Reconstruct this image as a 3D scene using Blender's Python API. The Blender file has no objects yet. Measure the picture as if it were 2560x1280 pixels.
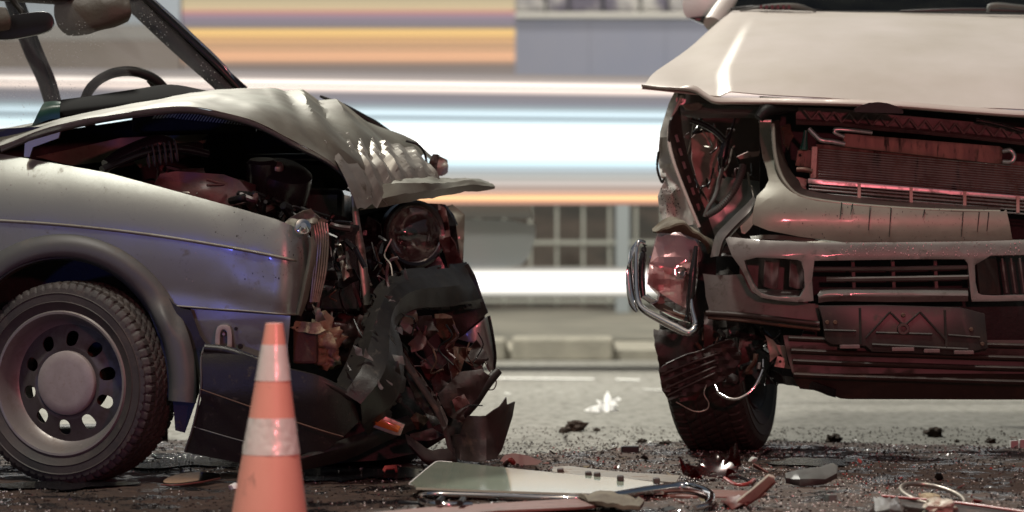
import bpy, bmesh, math, random
from mathutils import Vector, Matrix, noise

scene = bpy.context.scene
COL = scene.collection
R = math.radians

# ------------------------------------------------------------------ camera
FPX, VH, CZ = 7100.0, 590.0, 0.70          # focal length in 2560-px units, horizon row, camera height
cam_d = bpy.data.cameras.new('camera')
cam = bpy.data.objects.new('camera', cam_d)
COL.objects.link(cam)
cam.location = (0, 0, CZ)
cam.rotation_euler = (R(90), 0, 0)
cam_d.sensor_width = 36.0
cam_d.lens = 36.0 * FPX / 2560.0
cam_d.shift_y = -(640.0 - VH) / 2560.0
cam_d.clip_start, cam_d.clip_end = 0.1, 400
cam_d.dof.use_dof = True
cam_d.dof.focus_distance = 8.25
cam_d.dof.aperture_fstop = 2.8
scene.camera = cam

# ------------------------------------------------------------------ sky, key light, exposure
SUN_EL, SUN_AZ = 67.0, 158.0                # key comes steeply from above on the camera's side (street lighting), a little from the left
world = bpy.data.worlds.new('World')
scene.world = world
world.use_nodes = True
wn = world.node_tree
bg = wn.nodes['Background']
sky = wn.nodes.new('ShaderNodeTexSky')
sky.sky_type = 'NISHITA'
sky.sun_disc = False
sky.sun_elevation = R(SUN_EL)
sky.sun_rotation = R(-SUN_AZ)
sky.dust_density = 6.0
sky.ozone_density = 0.5
mixw = wn.nodes.new('ShaderNodeMix'); mixw.data_type = 'RGBA'; mixw.blend_type = 'MULTIPLY'
mixw.inputs[0].default_value = 1.0
mixw.inputs[7].default_value = (1.0, 0.92, 0.80, 1)
wn.links.new(sky.outputs[0], mixw.inputs[6])
wn.links.new(mixw.outputs[2], bg.inputs[0])
bg.inputs[1].default_value = 0.034

def add_light(name, kind, loc, target, energy, color, **kw):
    d = bpy.data.lights.new(name, kind)
    o = bpy.data.objects.new(name, d)
    COL.objects.link(o)
    o.location = loc
    o.rotation_euler = (Vector(target) - Vector(loc)).to_track_quat('-Z', 'Y').to_euler()
    d.energy = energy
    d.color = color
    for k, val in kw.items():
        setattr(d, k, val)
    return o
sd = Vector((-math.sin(R(SUN_AZ)) * math.cos(R(SUN_EL)), math.cos(R(SUN_AZ)) * math.cos(R(SUN_EL)), math.sin(R(SUN_EL))))
add_light('street_light_key', 'SUN', tuple(sd * 30), (0, 0, 0), 1.6, (1.0, 0.97, 0.88), angle=R(5))
# emergency-vehicle beacons on the camera's side of the road
add_light('red_beacon', 'SPOT', (1.35, 3.0, 1.45), (1.05, 9, 0.85), 185, (1.0, 0.18, 0.22), spot_size=R(78), spot_blend=0.7, shadow_soft_size=0.07)
add_light('blue_beacon', 'SPOT', (-2.6, 3.2, 0.4), (-1.08, 7.95, 0.50), 58, (0.14, 0.17, 1.0), spot_size=R(22), spot_blend=1.0, shadow_soft_size=0.08)

# street lamp over the far lane
add_light('street_lamp', 'SPOT', (-2.2, 13.9, 6.6), (0.1, 11.6, 0.0), 2700, (1.0, 0.97, 0.87), spot_size=R(100), spot_blend=0.7, shadow_soft_size=0.25)
add_light('wall_fill_spot', 'SPOT', (2.2, 13.6, 6.6), (0.4, 24, 0.9), 3600, (1.0, 0.95, 0.85), spot_size=R(80), spot_blend=0.8, shadow_soft_size=0.25)  # added fill spot that brightens the far walls, not a known lamp

vs = scene.view_settings
vs.view_transform = 'Standard'
vs.look = 'None'
vs.exposure = 0.16
vs.gamma = 1.0
scene.cycles.max_bounces = 6
scene.cycles.transparent_max_bounces = 12
scene.cycles.caustics_reflective = False
scene.cycles.caustics_refractive = False
scene.cycles.sample_clamp_indirect = 4.0
scene.cycles.use_denoising = True

# ------------------------------------------------------------------ helpers
def P(u, v, Y):
    return Vector(((u - 1280.0) / FPX * Y, Y, CZ - (v - VH) / FPX * Y))

def GY(v):                                   # depth of the ground point seen at row v
    return CZ * FPX / (v - VH)

def G(u, v, z=0.0):                          # ground point at a pixel, lifted by z
    p = P(u, v, GY(v)); p.z = z
    return p

MATS = {}
def mat(name, col, rough=0.5, metal=0.0, col2=None, nscale=6.0, amount=0.5, bump=0.0, bscale=60.0, coat=0.0,
        spec=0.5, dirt=None, dscale=4.0, dlo=0.5, dhi=0.62, emit=None, estr=0.0, rough2=None, alpha=1.0, trans=0.0, stretch=None, flakes=0.0):
    m = bpy.data.materials.new(name); m.use_nodes = True
    nt = m.node_tree; N = nt.nodes; L = nt.links
    b = N['Principled BSDF']
    b.inputs['Roughness'].default_value = rough
    b.inputs['Metallic'].default_value = metal
    b.inputs['Coat Weight'].default_value = coat
    b.inputs['Coat Roughness'].default_value = 0.08
    b.inputs['Specular IOR Level'].default_value = spec
    b.inputs['Transmission Weight'].default_value = trans
    b.inputs['Alpha'].default_value = alpha
    tc = N.new('ShaderNodeTexCoord')
    src = tc.outputs['Object']
    if stretch:
        mp = N.new('ShaderNodeMapping'); mp.inputs['Scale'].default_value = stretch
        L.new(src, mp.inputs[0]); src = mp.outputs[0]
    cur = None
    def rgb(c):
        n = N.new('ShaderNodeRGB'); n.outputs[0].default_value = (*c, 1); return n.outputs[0]
    def tex(scale, detail=6, rg=0.6):
        t = N.new('ShaderNodeTexNoise'); t.inputs['Scale'].default_value = scale
        t.inputs['Detail'].default_value = detail; t.inputs['Roughness'].default_value = rg
        L.new(src, t.inputs['Vector']); return t
    def ramp(o, lo, hi):
        r = N.new('ShaderNodeMapRange'); r.inputs[1].default_value = lo; r.inputs[2].default_value = hi
        L.new(o, r.inputs[0]); return r.outputs[0]
    def mix(f, a, c):
        x = N.new('ShaderNodeMix'); x.data_type = 'RGBA'
        if isinstance(f, float): x.inputs[0].default_value = f
        else: L.new(f, x.inputs[0])
        L.new(a, x.inputs[6]); L.new(c, x.inputs[7]); return x.outputs[2]
    cur = rgb(col)
    if col2 is not None:
        f = ramp(tex(nscale).outputs[0], 0.5 - 0.25 * (1.2 - amount), 0.5 + 0.25 * (1.2 - amount))
        cur = mix(f, cur, rgb(col2))
    rsrc = None
    if dirt is not None:
        f = ramp(tex(dscale, 9, 0.7).outputs[0], dlo, dhi)
        cur = mix(f, cur, rgb(dirt))
        rr = N.new('ShaderNodeMapRange'); L.new(f, rr.inputs[0])
        rr.inputs[3].default_value = rough; rr.inputs[4].default_value = rough2 if rough2 is not None else min(1.0, rough + 0.3)
        L.new(rr.outputs[0], b.inputs['Roughness'])
    L.new(cur, b.inputs['Base Color'])
    if flakes:
        t = tex(900, 2, 0.5)
        bp = N.new('ShaderNodeBump'); bp.inputs['Strength'].default_value = flakes; bp.inputs['Distance'].default_value = 0.0006
        L.new(t.outputs[0], bp.inputs['Height']); L.new(bp.outputs[0], b.inputs['Normal'])
    if bump:
        t = tex(bscale, 8, 0.65)
        bp = N.new('ShaderNodeBump'); bp.inputs['Strength'].default_value = bump; bp.inputs['Distance'].default_value = 0.01
        L.new(t.outputs[0], bp.inputs['Height']); L.new(bp.outputs[0], b.inputs['Normal'])
    if emit is not None:
        b.inputs['Emission Color'].default_value = (*emit, 1)
        b.inputs['Emission Strength'].default_value = estr
    MATS[name] = m
    return m

def thin_glass(name, tint, gloss=0.12, speck=0.0, haze=0.0, rough=0.05, hazecol=(0.8, 0.82, 0.85)):
    m = bpy.data.materials.new(name); m.use_nodes = True
    nt = m.node_tree; N = nt.nodes; L = nt.links
    N.remove(N['Principled BSDF'])
    out = N['Material Output']
    tr = N.new('ShaderNodeBsdfTransparent'); tr.inputs[0].default_value = (*tint, 1)
    gl = N.new('ShaderNodeBsdfGlossy'); gl.inputs['Roughness'].default_value = rough
    fr = N.new('ShaderNodeLayerWeight'); fr.inputs[0].default_value = 0.5
    pw = N.new('ShaderNodeMath'); pw.operation = 'POWER'; pw.inputs[1].default_value = 4.0
    L.new(fr.outputs['Facing'], pw.inputs[0])
    ad = N.new('ShaderNodeMath'); ad.operation = 'MULTIPLY_ADD'; ad.inputs[1].default_value = 0.28; ad.inputs[2].default_value = gloss * 0.3
    L.new(pw.outputs[0], ad.inputs[0])
    m1 = N.new('ShaderNodeMixShader'); L.new(ad.outputs[0], m1.inputs[0]); L.new(tr.outputs[0], m1.inputs[1]); L.new(gl.outputs[0], m1.inputs[2])
    last = m1.outputs[0]
    if haze or speck:
        df = N.new('ShaderNodeBsdfDiffuse'); df.inputs[0].default_value = (*hazecol, 1)
        tl = N.new('ShaderNodeBsdfTranslucent'); tl.inputs[0].default_value = (*hazecol, 1)
        md_ = N.new('ShaderNodeMixShader'); L.new(df.outputs[0], md_.inputs[1]); L.new(tl.outputs[0], md_.inputs[2])
        tc = N.new('ShaderNodeTexCoord')
        n1 = N.new('ShaderNodeTexNoise'); n1.inputs['Scale'].default_value = 5; n1.inputs['Detail'].default_value = 6
        L.new(tc.outputs['Object'], n1.inputs['Vector'])
        v1 = N.new('ShaderNodeTexVoronoi'); v1.inputs['Scale'].default_value = 70
        L.new(tc.outputs['Object'], v1.inputs['Vector'])
        lt = N.new('ShaderNodeMath'); lt.operation = 'LESS_THAN'; lt.inputs[1].default_value = 0.13 if speck else -1
        L.new(v1.outputs[0], lt.inputs[0])
        n2 = N.new('ShaderNodeTexNoise'); n2.inputs['Scale'].default_value = 7
        L.new(tc.outputs['Object'], n2.inputs['Vector'])
        gt = N.new('ShaderNodeMath'); gt.operation = 'GREATER_THAN'; gt.inputs[1].default_value = 0.54
        L.new(n2.outputs[0], gt.inputs[0])
        mu = N.new('ShaderNodeMath'); mu.operation = 'MULTIPLY'; L.new(lt.outputs[0], mu.inputs[0]); L.new(gt.outputs[0], mu.inputs[1])
        mu2 = N.new('ShaderNodeMath'); mu2.operation = 'MULTIPLY'; mu2.inputs[1].default_value = speck; L.new(mu.outputs[0], mu2.inputs[0])
        mr = N.new('ShaderNodeMapRange'); mr.inputs[1].default_value = 0.3; mr.inputs[2].default_value = 0.75; mr.inputs[4].default_value = haze
        L.new(n1.outputs[0], mr.inputs[0])
        mx = N.new('ShaderNodeMath'); mx.operation = 'MAXIMUM'; L.new(mu2.outputs[0], mx.inputs[0]); L.new(mr.outputs[0], mx.inputs[1])
        m2 = N.new('ShaderNodeMixShader'); L.new(mx.outputs[0], m2.inputs[0]); L.new(last, m2.inputs[1]); L.new(md_.outputs[0], m2.inputs[2])
        last = m2.outputs[0]
    L.new(last, out.inputs[0])
    MATS[name] = m
    return m

def trail_strips(name, stops, u0, u1, Y, parent, dv=5.0, depth=.03, slant=None, zmin=.1):
    """Blurred light trails put in as a stack of glowing strips, colour interpolated between the stops (row, rgb)."""
    v = stops[0][0]
    k = 0
    rj = random.Random(len(name) + len(stops))
    while v < stops[-1][0] - .01:
        vm = v + dv / 2
        for (a, ca), (b, cb) in zip(stops, stops[1:]):
            if a <= vm <= b: break
        t = (vm - a) / (b - a)
        j = rj.uniform(.72, 1.2)
        c = [(x * (1 - t) + y * t) * j for x, y in zip(ca, cb)]
        mx = max(c)
        m = emitter(name + '_light', [x / mx for x in c], mx)
        f = slant or (lambda vv, uu: vv)
        q = [P(u0, f(v + dv, u0), Y), P(u1, f(v + dv, u1), Y), P(u1, f(v, u1), Y), P(u0, f(v, u0), Y)]
        d = Vector((0, depth, 0))
        mk(name, q + [x + d for x in q], [(0, 1, 2, 3), (5, 4, 7, 6), (4, 0, 3, 7), (1, 5, 6, 2), (3, 2, 6, 7), (4, 5, 1, 0)], m, parent, smooth=False)
        v += dv; k += 1

def emitter(name, col, s):
    return mat(name, (0.03, 0.03, 0.03), 0.7, emit=col, estr=s)

# ---- object plumbing
def tag(o, label=None, cat=None, group=None, kind=None):
    if label: o['label'] = label
    if cat: o['category'] = cat
    if group: o['group'] = group
    if kind: o['kind'] = kind
    return o

def thing(name, loc, label, cat, group=None):
    o = bpy.data.objects.new(name, None)
    COL.objects.link(o)
    o.location = loc
    o.empty_display_size = 0.2
    return tag(o, label, cat, group)

def attach(o, parent):
    if parent is not None:
        o.parent = parent
        if parent.type == 'EMPTY':
            o.matrix_parent_inverse = Matrix.Translation(parent.location).inverted()
    return o

def mk(name, verts, faces, m, parent=None, smooth=True, split=None):
    me = bpy.data.meshes.new(name)
    me.from_pydata([tuple(x) for x in verts], [], faces)
    me.validate()
    o = bpy.data.objects.new(name, me)
    COL.objects.link(o)
    if m is not None:
        me.materials.append(MATS[m] if isinstance(m, str) else m)
    if smooth:
        me.polygons.foreach_set('use_smooth', [True] * len(me.polygons))
    attach(o, parent)
    if split:
        md = o.modifiers.new('split', 'EDGE_SPLIT'); md.split_angle = R(split)
    return o

def solid(o, thick, offset=-1.0, bevel=0.0, split=38, seg=2):
    if thick:
        md = o.modifiers.new('solid', 'SOLIDIFY'); md.thickness = thick; md.offset = offset
    if bevel:
        md = o.modifiers.new('bevel', 'BEVEL'); md.width = bevel; md.segments = seg; md.limit_method = 'ANGLE'; md.angle_limit = R(45)
    if split:
        md = o.modifiers.new('split', 'EDGE_SPLIT'); md.split_angle = R(split)
    return o

def cr(p0, p1, p2, p3, t):
    return 0.5 * ((2 * p1) + (p2 - p0) * t + (2 * p0 - 5 * p1 + 4 * p2 - p3) * t * t + (3 * p1 - p0 - 3 * p2 + p3) * t * t * t)

def spline(pts, n, closed=False):
    out = []
    k = len(pts)
    segs = k if closed else k - 1
    for i in range(segs):
        if closed:
            a, b, c, d = pts[(i - 1) % k], pts[i], pts[(i + 1) % k], pts[(i + 2) % k]
        else:
            a = pts[i - 1] if i > 0 else pts[0] * 2 - pts[1]
            b, c = pts[i], pts[i + 1]
            d = pts[i + 2] if i + 2 < k else pts[-1] * 2 - pts[-2]
        for j in range(n):
            out.append(cr(a, b, c, d, j / n))
    if not closed:
        out.append(pts[-1].copy())
    return out

def nz(p, s, seed=0):
    return noise.fractal(Vector((p[0] * s + seed * 7.3, p[1] * s + seed * 3.1, p[2] * s - seed * 5.7)), 1.0, 2.0, 3)

def facet(p, s, seed=0):                      # faceted (creased-metal) height: distance to cell features
    d, _ = noise.voronoi(Vector((p[0] * s + seed, p[1] * s - seed, p[2] * s + 2 * seed)))
    return d[1] - d[0]

def sheet(name, rows, m, parent, nu=4, nv=4, thick=0.003, crumple=0.0, cscale=8.0, fold=0.0, fscale=10.0, seed=1, world_pts=False, linear=False, bevel=0, split=38, mask=None, linv=False, facets=False, dispf=None, drop=None):
    W = [[(Vector(q) if world_pts else P(*q)) for q in r] for r in rows]
    flin = lambda pts, n: [pts[i].lerp(pts[i + 1], j / n) for i in range(len(pts) - 1) for j in range(n)] + [pts[-1]]
    f = flin if linear else spline
    A = [f(r, nu) for r in W]
    B = []
    for c in range(len(A[0])):
        B.append((flin if linv else f)([A[r][c] for r in range(len(A))], nv))
    nc, nr = len(B), len(B[0])
    verts = [B[c][r] for r in range(nr) for c in range(nc)]
    if dispf:
        verts = [p + Vector((0, -0.5, 0.86)) * dispf((p.x / p.y) * FPX + 1280.0, VH - (p.z - CZ) / p.y * FPX) for p in verts]
    if crumple or fold:
        nv2 = []
        for p in verts:
            d = nz(p, cscale, seed) * crumple + (facet(p, fscale, seed) - 0.3) * fold * (mask(p) if mask else 1.0)
            nv2.append(p + Vector((0.25, -0.7, 0.65)) * d)
        verts = nv2
    faces = [(r * nc + c, r * nc + c + 1, (r + 1) * nc + c + 1, (r + 1) * nc + c) for r in range(nr - 1) for c in range(nc - 1)]
    if drop:                                  # torn edges: leave out faces where drop(u, v, s, t) says so
        keep = []
        for i, f4 in enumerate(faces):
            c = sum((verts[q] for q in f4), Vector()) / 4
            if not drop(c.x / c.y * FPX + 1280, VH - (c.z - CZ) / c.y * FPX, (i % (nc - 1)) / (nc - 1), (i // (nc - 1)) / (nr - 1)): keep.append(f4)
        faces = keep
    if facets:                                # sharply creased metal: flat triangles with alternating diagonals
        tri = []
        for i, f4 in enumerate(faces):
            a, b, c, d = f4
            tri += [(a, b, c), (a, c, d)] if (i * 7 + i // 3) % 2 else [(a, b, d), (b, c, d)]
        faces = tri
    o = mk(name, verts, faces, m, parent, smooth=not facets)
    if thick:
        solid(o, thick, 0.0, bevel, 0 if facets else split)
    return o

def chaikin(pts, it, closed=True):
    for _ in range(it):
        out = []
        k = len(pts)
        for i in range(k):
            a, b = pts[i], pts[(i + 1) % k]
            out.append((a[0] * .75 + b[0] * .25, a[1] * .75 + b[1] * .25))
            out.append((a[0] * .25 + b[0] * .75, a[1] * .25 + b[1] * .75))
        pts = out
    return pts

def jagged(pts, amp, sub=3, seed=0):
    rnd = random.Random(seed)
    out = []
    k = len(pts)
    for i in range(k):
        a, b = pts[i], pts[(i + 1) % k]
        for j in range(sub):
            t = j / sub
            out.append((a[0] + (b[0] - a[0]) * t + (rnd.uniform(-amp, amp) if j else 0), a[1] + (b[1] - a[1]) * t + (rnd.uniform(-amp, amp) if j else 0)))
    return out

def panel(name, outline, m, parent, Y=8.0, holes=(), step=30.0, thick=0.02, bevel=0.0, rnd=0, crumple=0.0, cscale=8.0, fold=0.0, fscale=9.0, seed=1, mapf=None, split=38, back=True):
    """A plate cut to an outline (with holes), bent to the depth Y(u, v) and given thickness."""
    bm = bmesh.new()
    edges = []
    loops = [(chaikin(list(outline), rnd))] + [chaikin(list(h[0]) if isinstance(h, tuple) and isinstance(h[0], list) else list(h), rnd) for h in holes]
    for lp in loops:
        vsx = [bm.verts.new((p[0] / 100.0, -p[1] / 100.0, 0)) for p in lp]
        for i in range(len(vsx)):
            edges.append(bm.edges.new((vsx[i], vsx[(i + 1) % len(vsx)])))
    bmesh.ops.triangle_fill(bm, use_beauty=True, edges=edges, normal=(0, 0, 1))
    if step:
        us = [p[0] for p in loops[0]]; vv = [p[1] for p in loops[0]]
        for lo, hi, ax, sg in ((min(us), max(us), 0, 1), (min(vv), max(vv), 1, -1)):
            c = lo + step
            while c < hi - step * 0.3:
                co = [0, 0, 0]; no = [0, 0, 0]
                co[ax] = sg * c / 100.0; no[ax] = 1
                bmesh.ops.bisect_plane(bm, geom=bm.verts[:] + bm.edges[:] + bm.faces[:], plane_co=co, plane_no=no, dist=1e-5)
                c += step
    fy = Y if callable(Y) else (lambda u, v: Y)
    for q in bm.verts:
        u, v = q.co.x * 100.0, -q.co.y * 100.0
        if mapf:
            q.co = mapf(u, v)
        else:
            y = fy(u, v)
            p = P(u, v, y)
            if crumple or fold:
                y += nz(p, cscale, seed) * crumple + (facet(p, fscale, seed) - 0.3) * fold
                p = P(u, v, y)
            q.co = p
    bmesh.ops.recalc_face_normals(bm, faces=bm.faces[:])
    bm.normal_update()
    if not mapf:
        s = sum(f.normal.y * f.calc_area() for f in bm.faces)
        if s > 0:
            bmesh.ops.reverse_faces(bm, faces=bm.faces[:])
    me = bpy.data.meshes.new(name)
    bm.to_mesh(me); bm.free()
    me.polygons.foreach_set('use_smooth', [True] * len(me.polygons))
    o = bpy.data.objects.new(name, me)
    COL.objects.link(o)
    me.materials.append(MATS[m] if isinstance(m, str) else m)
    attach(o, parent)
    solid(o, thick, -1.0 if back else 0.0, bevel, split)
    return o

def tube(name, pts, r, m, parent=None, n=6, res=8, closed=False, world_pts=False, straight=False, flat=1.0):
    W = [(Vector(q) if world_pts else P(*q)) for q in pts]
    C = W if straight else spline(W, n, closed)
    k = len(C)
    rs = r if isinstance(r, (list, tuple)) else [r]
    verts, faces = [], []
    up = Vector((0.13, 0.2, 0.97))
    for i, p in enumerate(C):
        a = C[(i - 1) % k] if (closed or i > 0) else p
        b = C[(i + 1) % k] if (closed or i < k - 1) else p
        t = (b - a).normalized()
        s = t.cross(up)
        if s.length < 0.05: s = t.cross(Vector((1, 0, 0)))
        s.normalize()
        w = s.cross(t)
        f = i / max(1, k - 1) * (len(rs) - 1)
        i0 = min(int(f), len(rs) - 1); i1 = min(i0 + 1, len(rs) - 1)
        rr = rs[i0] * (1 - (f - i0)) + rs[i1] * (f - i0)
        for j in range(res):
            an = 2 * math.pi * j / res
            verts.append(p + s * math.cos(an) * rr * flat + w * math.sin(an) * rr)
    for i in range(k if closed else k - 1):
        for j in range(res):
            a = i * res + j; b = i * res + (j + 1) % res
            c = ((i + 1) % k) * res + (j + 1) % res; d = ((i + 1) % k) * res + j
            faces.append((a, b, c, d))
    if not closed:
        faces.append(tuple(range(res - 1, -1, -1)))
        faces.append(tuple(range((k - 1) * res, k * res)))
    return mk(name, verts, faces, m, parent, split=50)

def box(name, lo, hi, m, parent=None, bevel=0.0, rot=0.0):
    x0, y0, z0 = lo; x1, y1, z1 = hi
    vts = [Vector(q) for q in ((x0, y0, z0), (x1, y0, z0), (x1, y1, z0), (x0, y1, z0), (x0, y0, z1), (x1, y0, z1), (x1, y1, z1), (x0, y1, z1))]
    if rot:
        c = Vector(((x0 + x1) / 2, (y0 + y1) / 2, (z0 + z1) / 2))
        M = Matrix.Rotation(rot, 3, 'Z')
        vts = [c + M @ (q - c) for q in vts]
    o = mk(name, vts, [(0, 3, 2, 1), (4, 5, 6, 7), (0, 1, 5, 4), (1, 2, 6, 5), (2, 3, 7, 6), (3, 0, 4, 7)], m, parent, smooth=False)
    if bevel:
        md = o.modifiers.new('bevel', 'BEVEL'); md.width = bevel; md.segments = 2
    return o

def pbox(name, u0, v0, u1, v1, Y, d, m, parent, bevel=0.003):      # box with its front face on a pixel rectangle at depth Y
    a, b = P(u0, v1, Y), P(u1, v0, Y)
    return box(name, (a.x, Y, a.z), (b.x, Y + d, b.z), m, parent, bevel)

def lathe(name, prof, m, parent=None, M=None, seg=48, closed=False, split=40, disp=None):
    """prof: (radius, height along local Z); M: 4x4 placing it."""
    M = M or Matrix.Identity(4)
    verts, faces = [], []
    n = len(prof)
    for i in range(seg):
        a = 2 * math.pi * i / seg
        for j, (r, h) in enumerate(prof):
            p = Vector((r * math.cos(a), r * math.sin(a), h))
            if disp: p = disp(p, a, j)
            verts.append(M @ p)
    for i in range(seg):
        for j in range(n - 1 if not closed else n):
            j2 = (j + 1) % n
            i2 = (i + 1) % seg
            faces.append((i * n + j, i2 * n + j, i2 * n + j2, i * n + j2))
    o = mk(name, verts, faces, m, parent, split=split)
    return o

def frame(origin, zdir, xdir=(1, 0, 0)):
    z = Vector(zdir).normalized()
    x = Vector(xdir); x = (x - z * x.dot(z)).normalized()
    y = z.cross(x)
    M = Matrix((x, y, z)).transposed().to_4x4()
    M.translation = Vector(origin)
    return M

def rock(name, c, rad, m, parent=None, seed=0, flat=0.7, rough=0.45, sub=2):
    bm = bmesh.new()
    bmesh.ops.create_icosphere(bm, subdivisions=sub, radius=1.0)
    for q in bm.verts:
        p = q.co.copy()
        k = 1 + nz(p, 1.6, seed) * rough + nz(p, 4.0, seed + 5) * rough * 0.4
        q.co = Vector((p.x * rad * k, p.y * rad * k, p.z * rad * k * flat)) + Vector(c)
    me = bpy.data.meshes.new(name); bm.to_mesh(me); bm.free()
    if sub > 3: me.polygons.foreach_set('use_smooth', [True] * len(me.polygons))
    o = bpy.data.objects.new(name, me); COL.objects.link(o)
    me.materials.append(MATS[m] if isinstance(m, str) else m)
    attach(o, parent)
    return o

def splatter(name, n, ur, vr, yf, smin, smax, m, parent, seed):
    """Mud and water drops stuck to a panel: many tiny flattened beads in one mesh."""
    rnd = random.Random(seed)
    vv, ff = [], []
    for _ in range(n):
        u, v = rnd.uniform(*ur), rnd.uniform(*vr)
        r = smin + (smax - smin) * rnd.random() ** 3
        y = yf(u, v)
        if y is None: continue
        c = P(u, v, y - r * .12)
        b = len(vv)
        k = 6
        st = rnd.uniform(1, 2.2)
        for i in range(k):
            a = 2 * math.pi * i / k
            vv.append(c + Vector((math.cos(a) * r, .0, math.sin(a) * r * st)))
        vv.append(c + Vector((0, -r * .45, 0)))
        ff += [(b + i, b + (i + 1) % k, b + k) for i in range(k)]
    o = mk(name, vv, ff, m, parent)
    o['kind'] = 'stuff'
    return o
# ------------------------------------------------------------------ materials
mat('asphalt', (0.19, 0.185, 0.16), 0.75, col2=(0.265, 0.26, 0.232), nscale=1.1, amount=0.5, bump=0.8, bscale=40, dirt=(0.14, 0.136, 0.12), dscale=20, dlo=0.46, dhi=0.62, stretch=(1.0, .55, 1.0))
mat('earth', (0.030, 0.020, 0.015), 0.8, col2=(0.085, 0.05, 0.034), nscale=22, amount=0.3, bump=0.9, bscale=90, dirt=(0.006, 0.005, 0.005), dscale=7, dlo=0.5, dhi=0.56, rough2=0.16)
mat('oil', (0.006, 0.006, 0.007), 0.08, bump=0.9, bscale=90)
mat('line_paint', (0.80, 0.80, 0.76), 0.7, dirt=(0.36, 0.35, 0.32), dscale=30, dlo=0.56, dhi=0.66)
mat('kerb_stone', (0.36, 0.34, 0.28), 0.85, col2=(0.25, 0.24, 0.2), nscale=5, bump=0.4, bscale=30)
mat('paving', (0.23, 0.22, 0.18), 0.85, col2=(0.12, 0.12, 0.10), nscale=1.2, amount=0.6, bump=0.3, bscale=20)
mat('fence_metal', (0.27, 0.28, 0.25), 0.55, 0.3)
mat('fence_post', (0.24, 0.27, 0.28), 0.5, 0.2)
mat('slope_earth', (0.022, 0.021, 0.017), 0.95, col2=(0.055, 0.043, 0.034), nscale=1.6, amount=0.7, bump=0.8, bscale=6)
mat('hoarding_blue', (0.27, 0.30, 0.41), 0.7, col2=(0.34, 0.35, 0.43), nscale=0.7, amount=0.3)
mat('cap_white', (0.75, 0.74, 0.70), 0.6)
mat('stone_mural', (0.55, 0.54, 0.52), 0.8, col2=(0.16, 0.15, 0.2), nscale=3.2, amount=0.9)
mat('added_dark', (0.05, 0.055, 0.058), 0.5)
mat('vehicle_grey', (0.30, 0.32, 0.32), 0.55)
mat('added_tyre', (0.02, 0.02, 0.02), 0.8)

# ------------------------------------------------------------------ ground
road = mk('road', [(-60, -6, 0), (60, -6, 0), (60, 90, 0), (-60, 90, 0)], [(0, 1, 2, 3)], 'asphalt', smooth=False)
tag(road, kind='structure')

# lane paint (worn dashes seen behind the cars)
for i, (u0, u1, v) in enumerate(((1236, 1485, 947), (1540, 1600, 950), (1608, 1660, 975), (1262, 1276, 985))):
    a, b = G(u0, v), G(u1, v + 2)
    w = 0.055 if i < 2 else 0.03
    o = mk('lane_marking', [(a.x, a.y - w, .004), (b.x, b.y - w, .004), (b.x, b.y + w, .004), (a.x, a.y + w, .004)], [(0, 1, 2, 3)], 'line_paint', road, smooth=False)

# earth and broken glass spread under and in front of the wrecks: a rough low crust that breaks up at its margin
def earth_h(x, y):
    e = 0.30 * nz((x, y, 0), 1.1, 3) + 0.12 * nz((x, y, 1), 4.0, 4)
    edge = 9.62 + 0.12 * math.sin(x * 2.1) - y + e * 0.9
    if x < -0.3 and y > 8: edge += 0.15
    if -0.35 < x < 0.42: edge -= 0.28 * math.cos((x - 0.03) / 0.39 * 1.57) + 0.1
    near = y - 6.05 + e
    k = max(-0.02, min(edge, 0.25, near * 0.8 + 0.1))
    return k * 0.045 - 0.0035 + 0.0035 * nz((x, y, 2), 14, 6) + 0.002 * nz((x, y, 2), 45, 9)
nx, ny = 330, 210
vts = []
for j in range(ny):
    y = 5.95 + (9.95 - 5.95) * j / (ny - 1)
    for i in range(nx):
        x = -2.3 + 4.6 * i / (nx - 1)
        vts.append((x, y, earth_h(x, y)))
fcs = [(j * nx + i, j * nx + i + 1, (j + 1) * nx + i + 1, (j + 1) * nx + i) for j in range(ny - 1) for i in range(nx - 1)
       if max(vts[j * nx + i][2], vts[j * nx + i + 1][2], vts[(j + 1) * nx + i][2], vts[(j + 1) * nx + i + 1][2]) > -0.004]
earth = mk('spilled_earth', vts, fcs, 'earth', smooth=True)
tag(earth, 'dark brown earth and oil spread over the asphalt in front of both wrecks', 'earth', kind='stuff')

# oil pools
def pool(u, v, ru, rv, seed):
    c = G(u, v)
    rx = ru / FPX * c.y; ry = abs(GY(v - rv) - GY(v + rv)) / 2
    z = max(earth_h(c.x + dx * rx, c.y + dy * ry) for dx in (-.5, 0, .5) for dy in (-.5, 0, .5)) + 0.003
    pts = []
    for k in range(40):
        a = 2 * math.pi * k / 40
        f = 0.75 + 0.5 * nz((math.cos(a), math.sin(a), seed), 1.3, seed)
        pts.append((c.x + math.cos(a) * rx * f, c.y + math.sin(a) * ry * f, z))
    o = mk('oil_pool', pts, [tuple(range(40))], 'oil', smooth=False)
    return tag(o, kind='structure')
pool(470, 1160, 260, 26, 1); pool(2030, 1165, 150, 14, 2); pool(900, 1190, 240, 30, 3); pool(150, 1225, 200, 14, 5)

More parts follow.
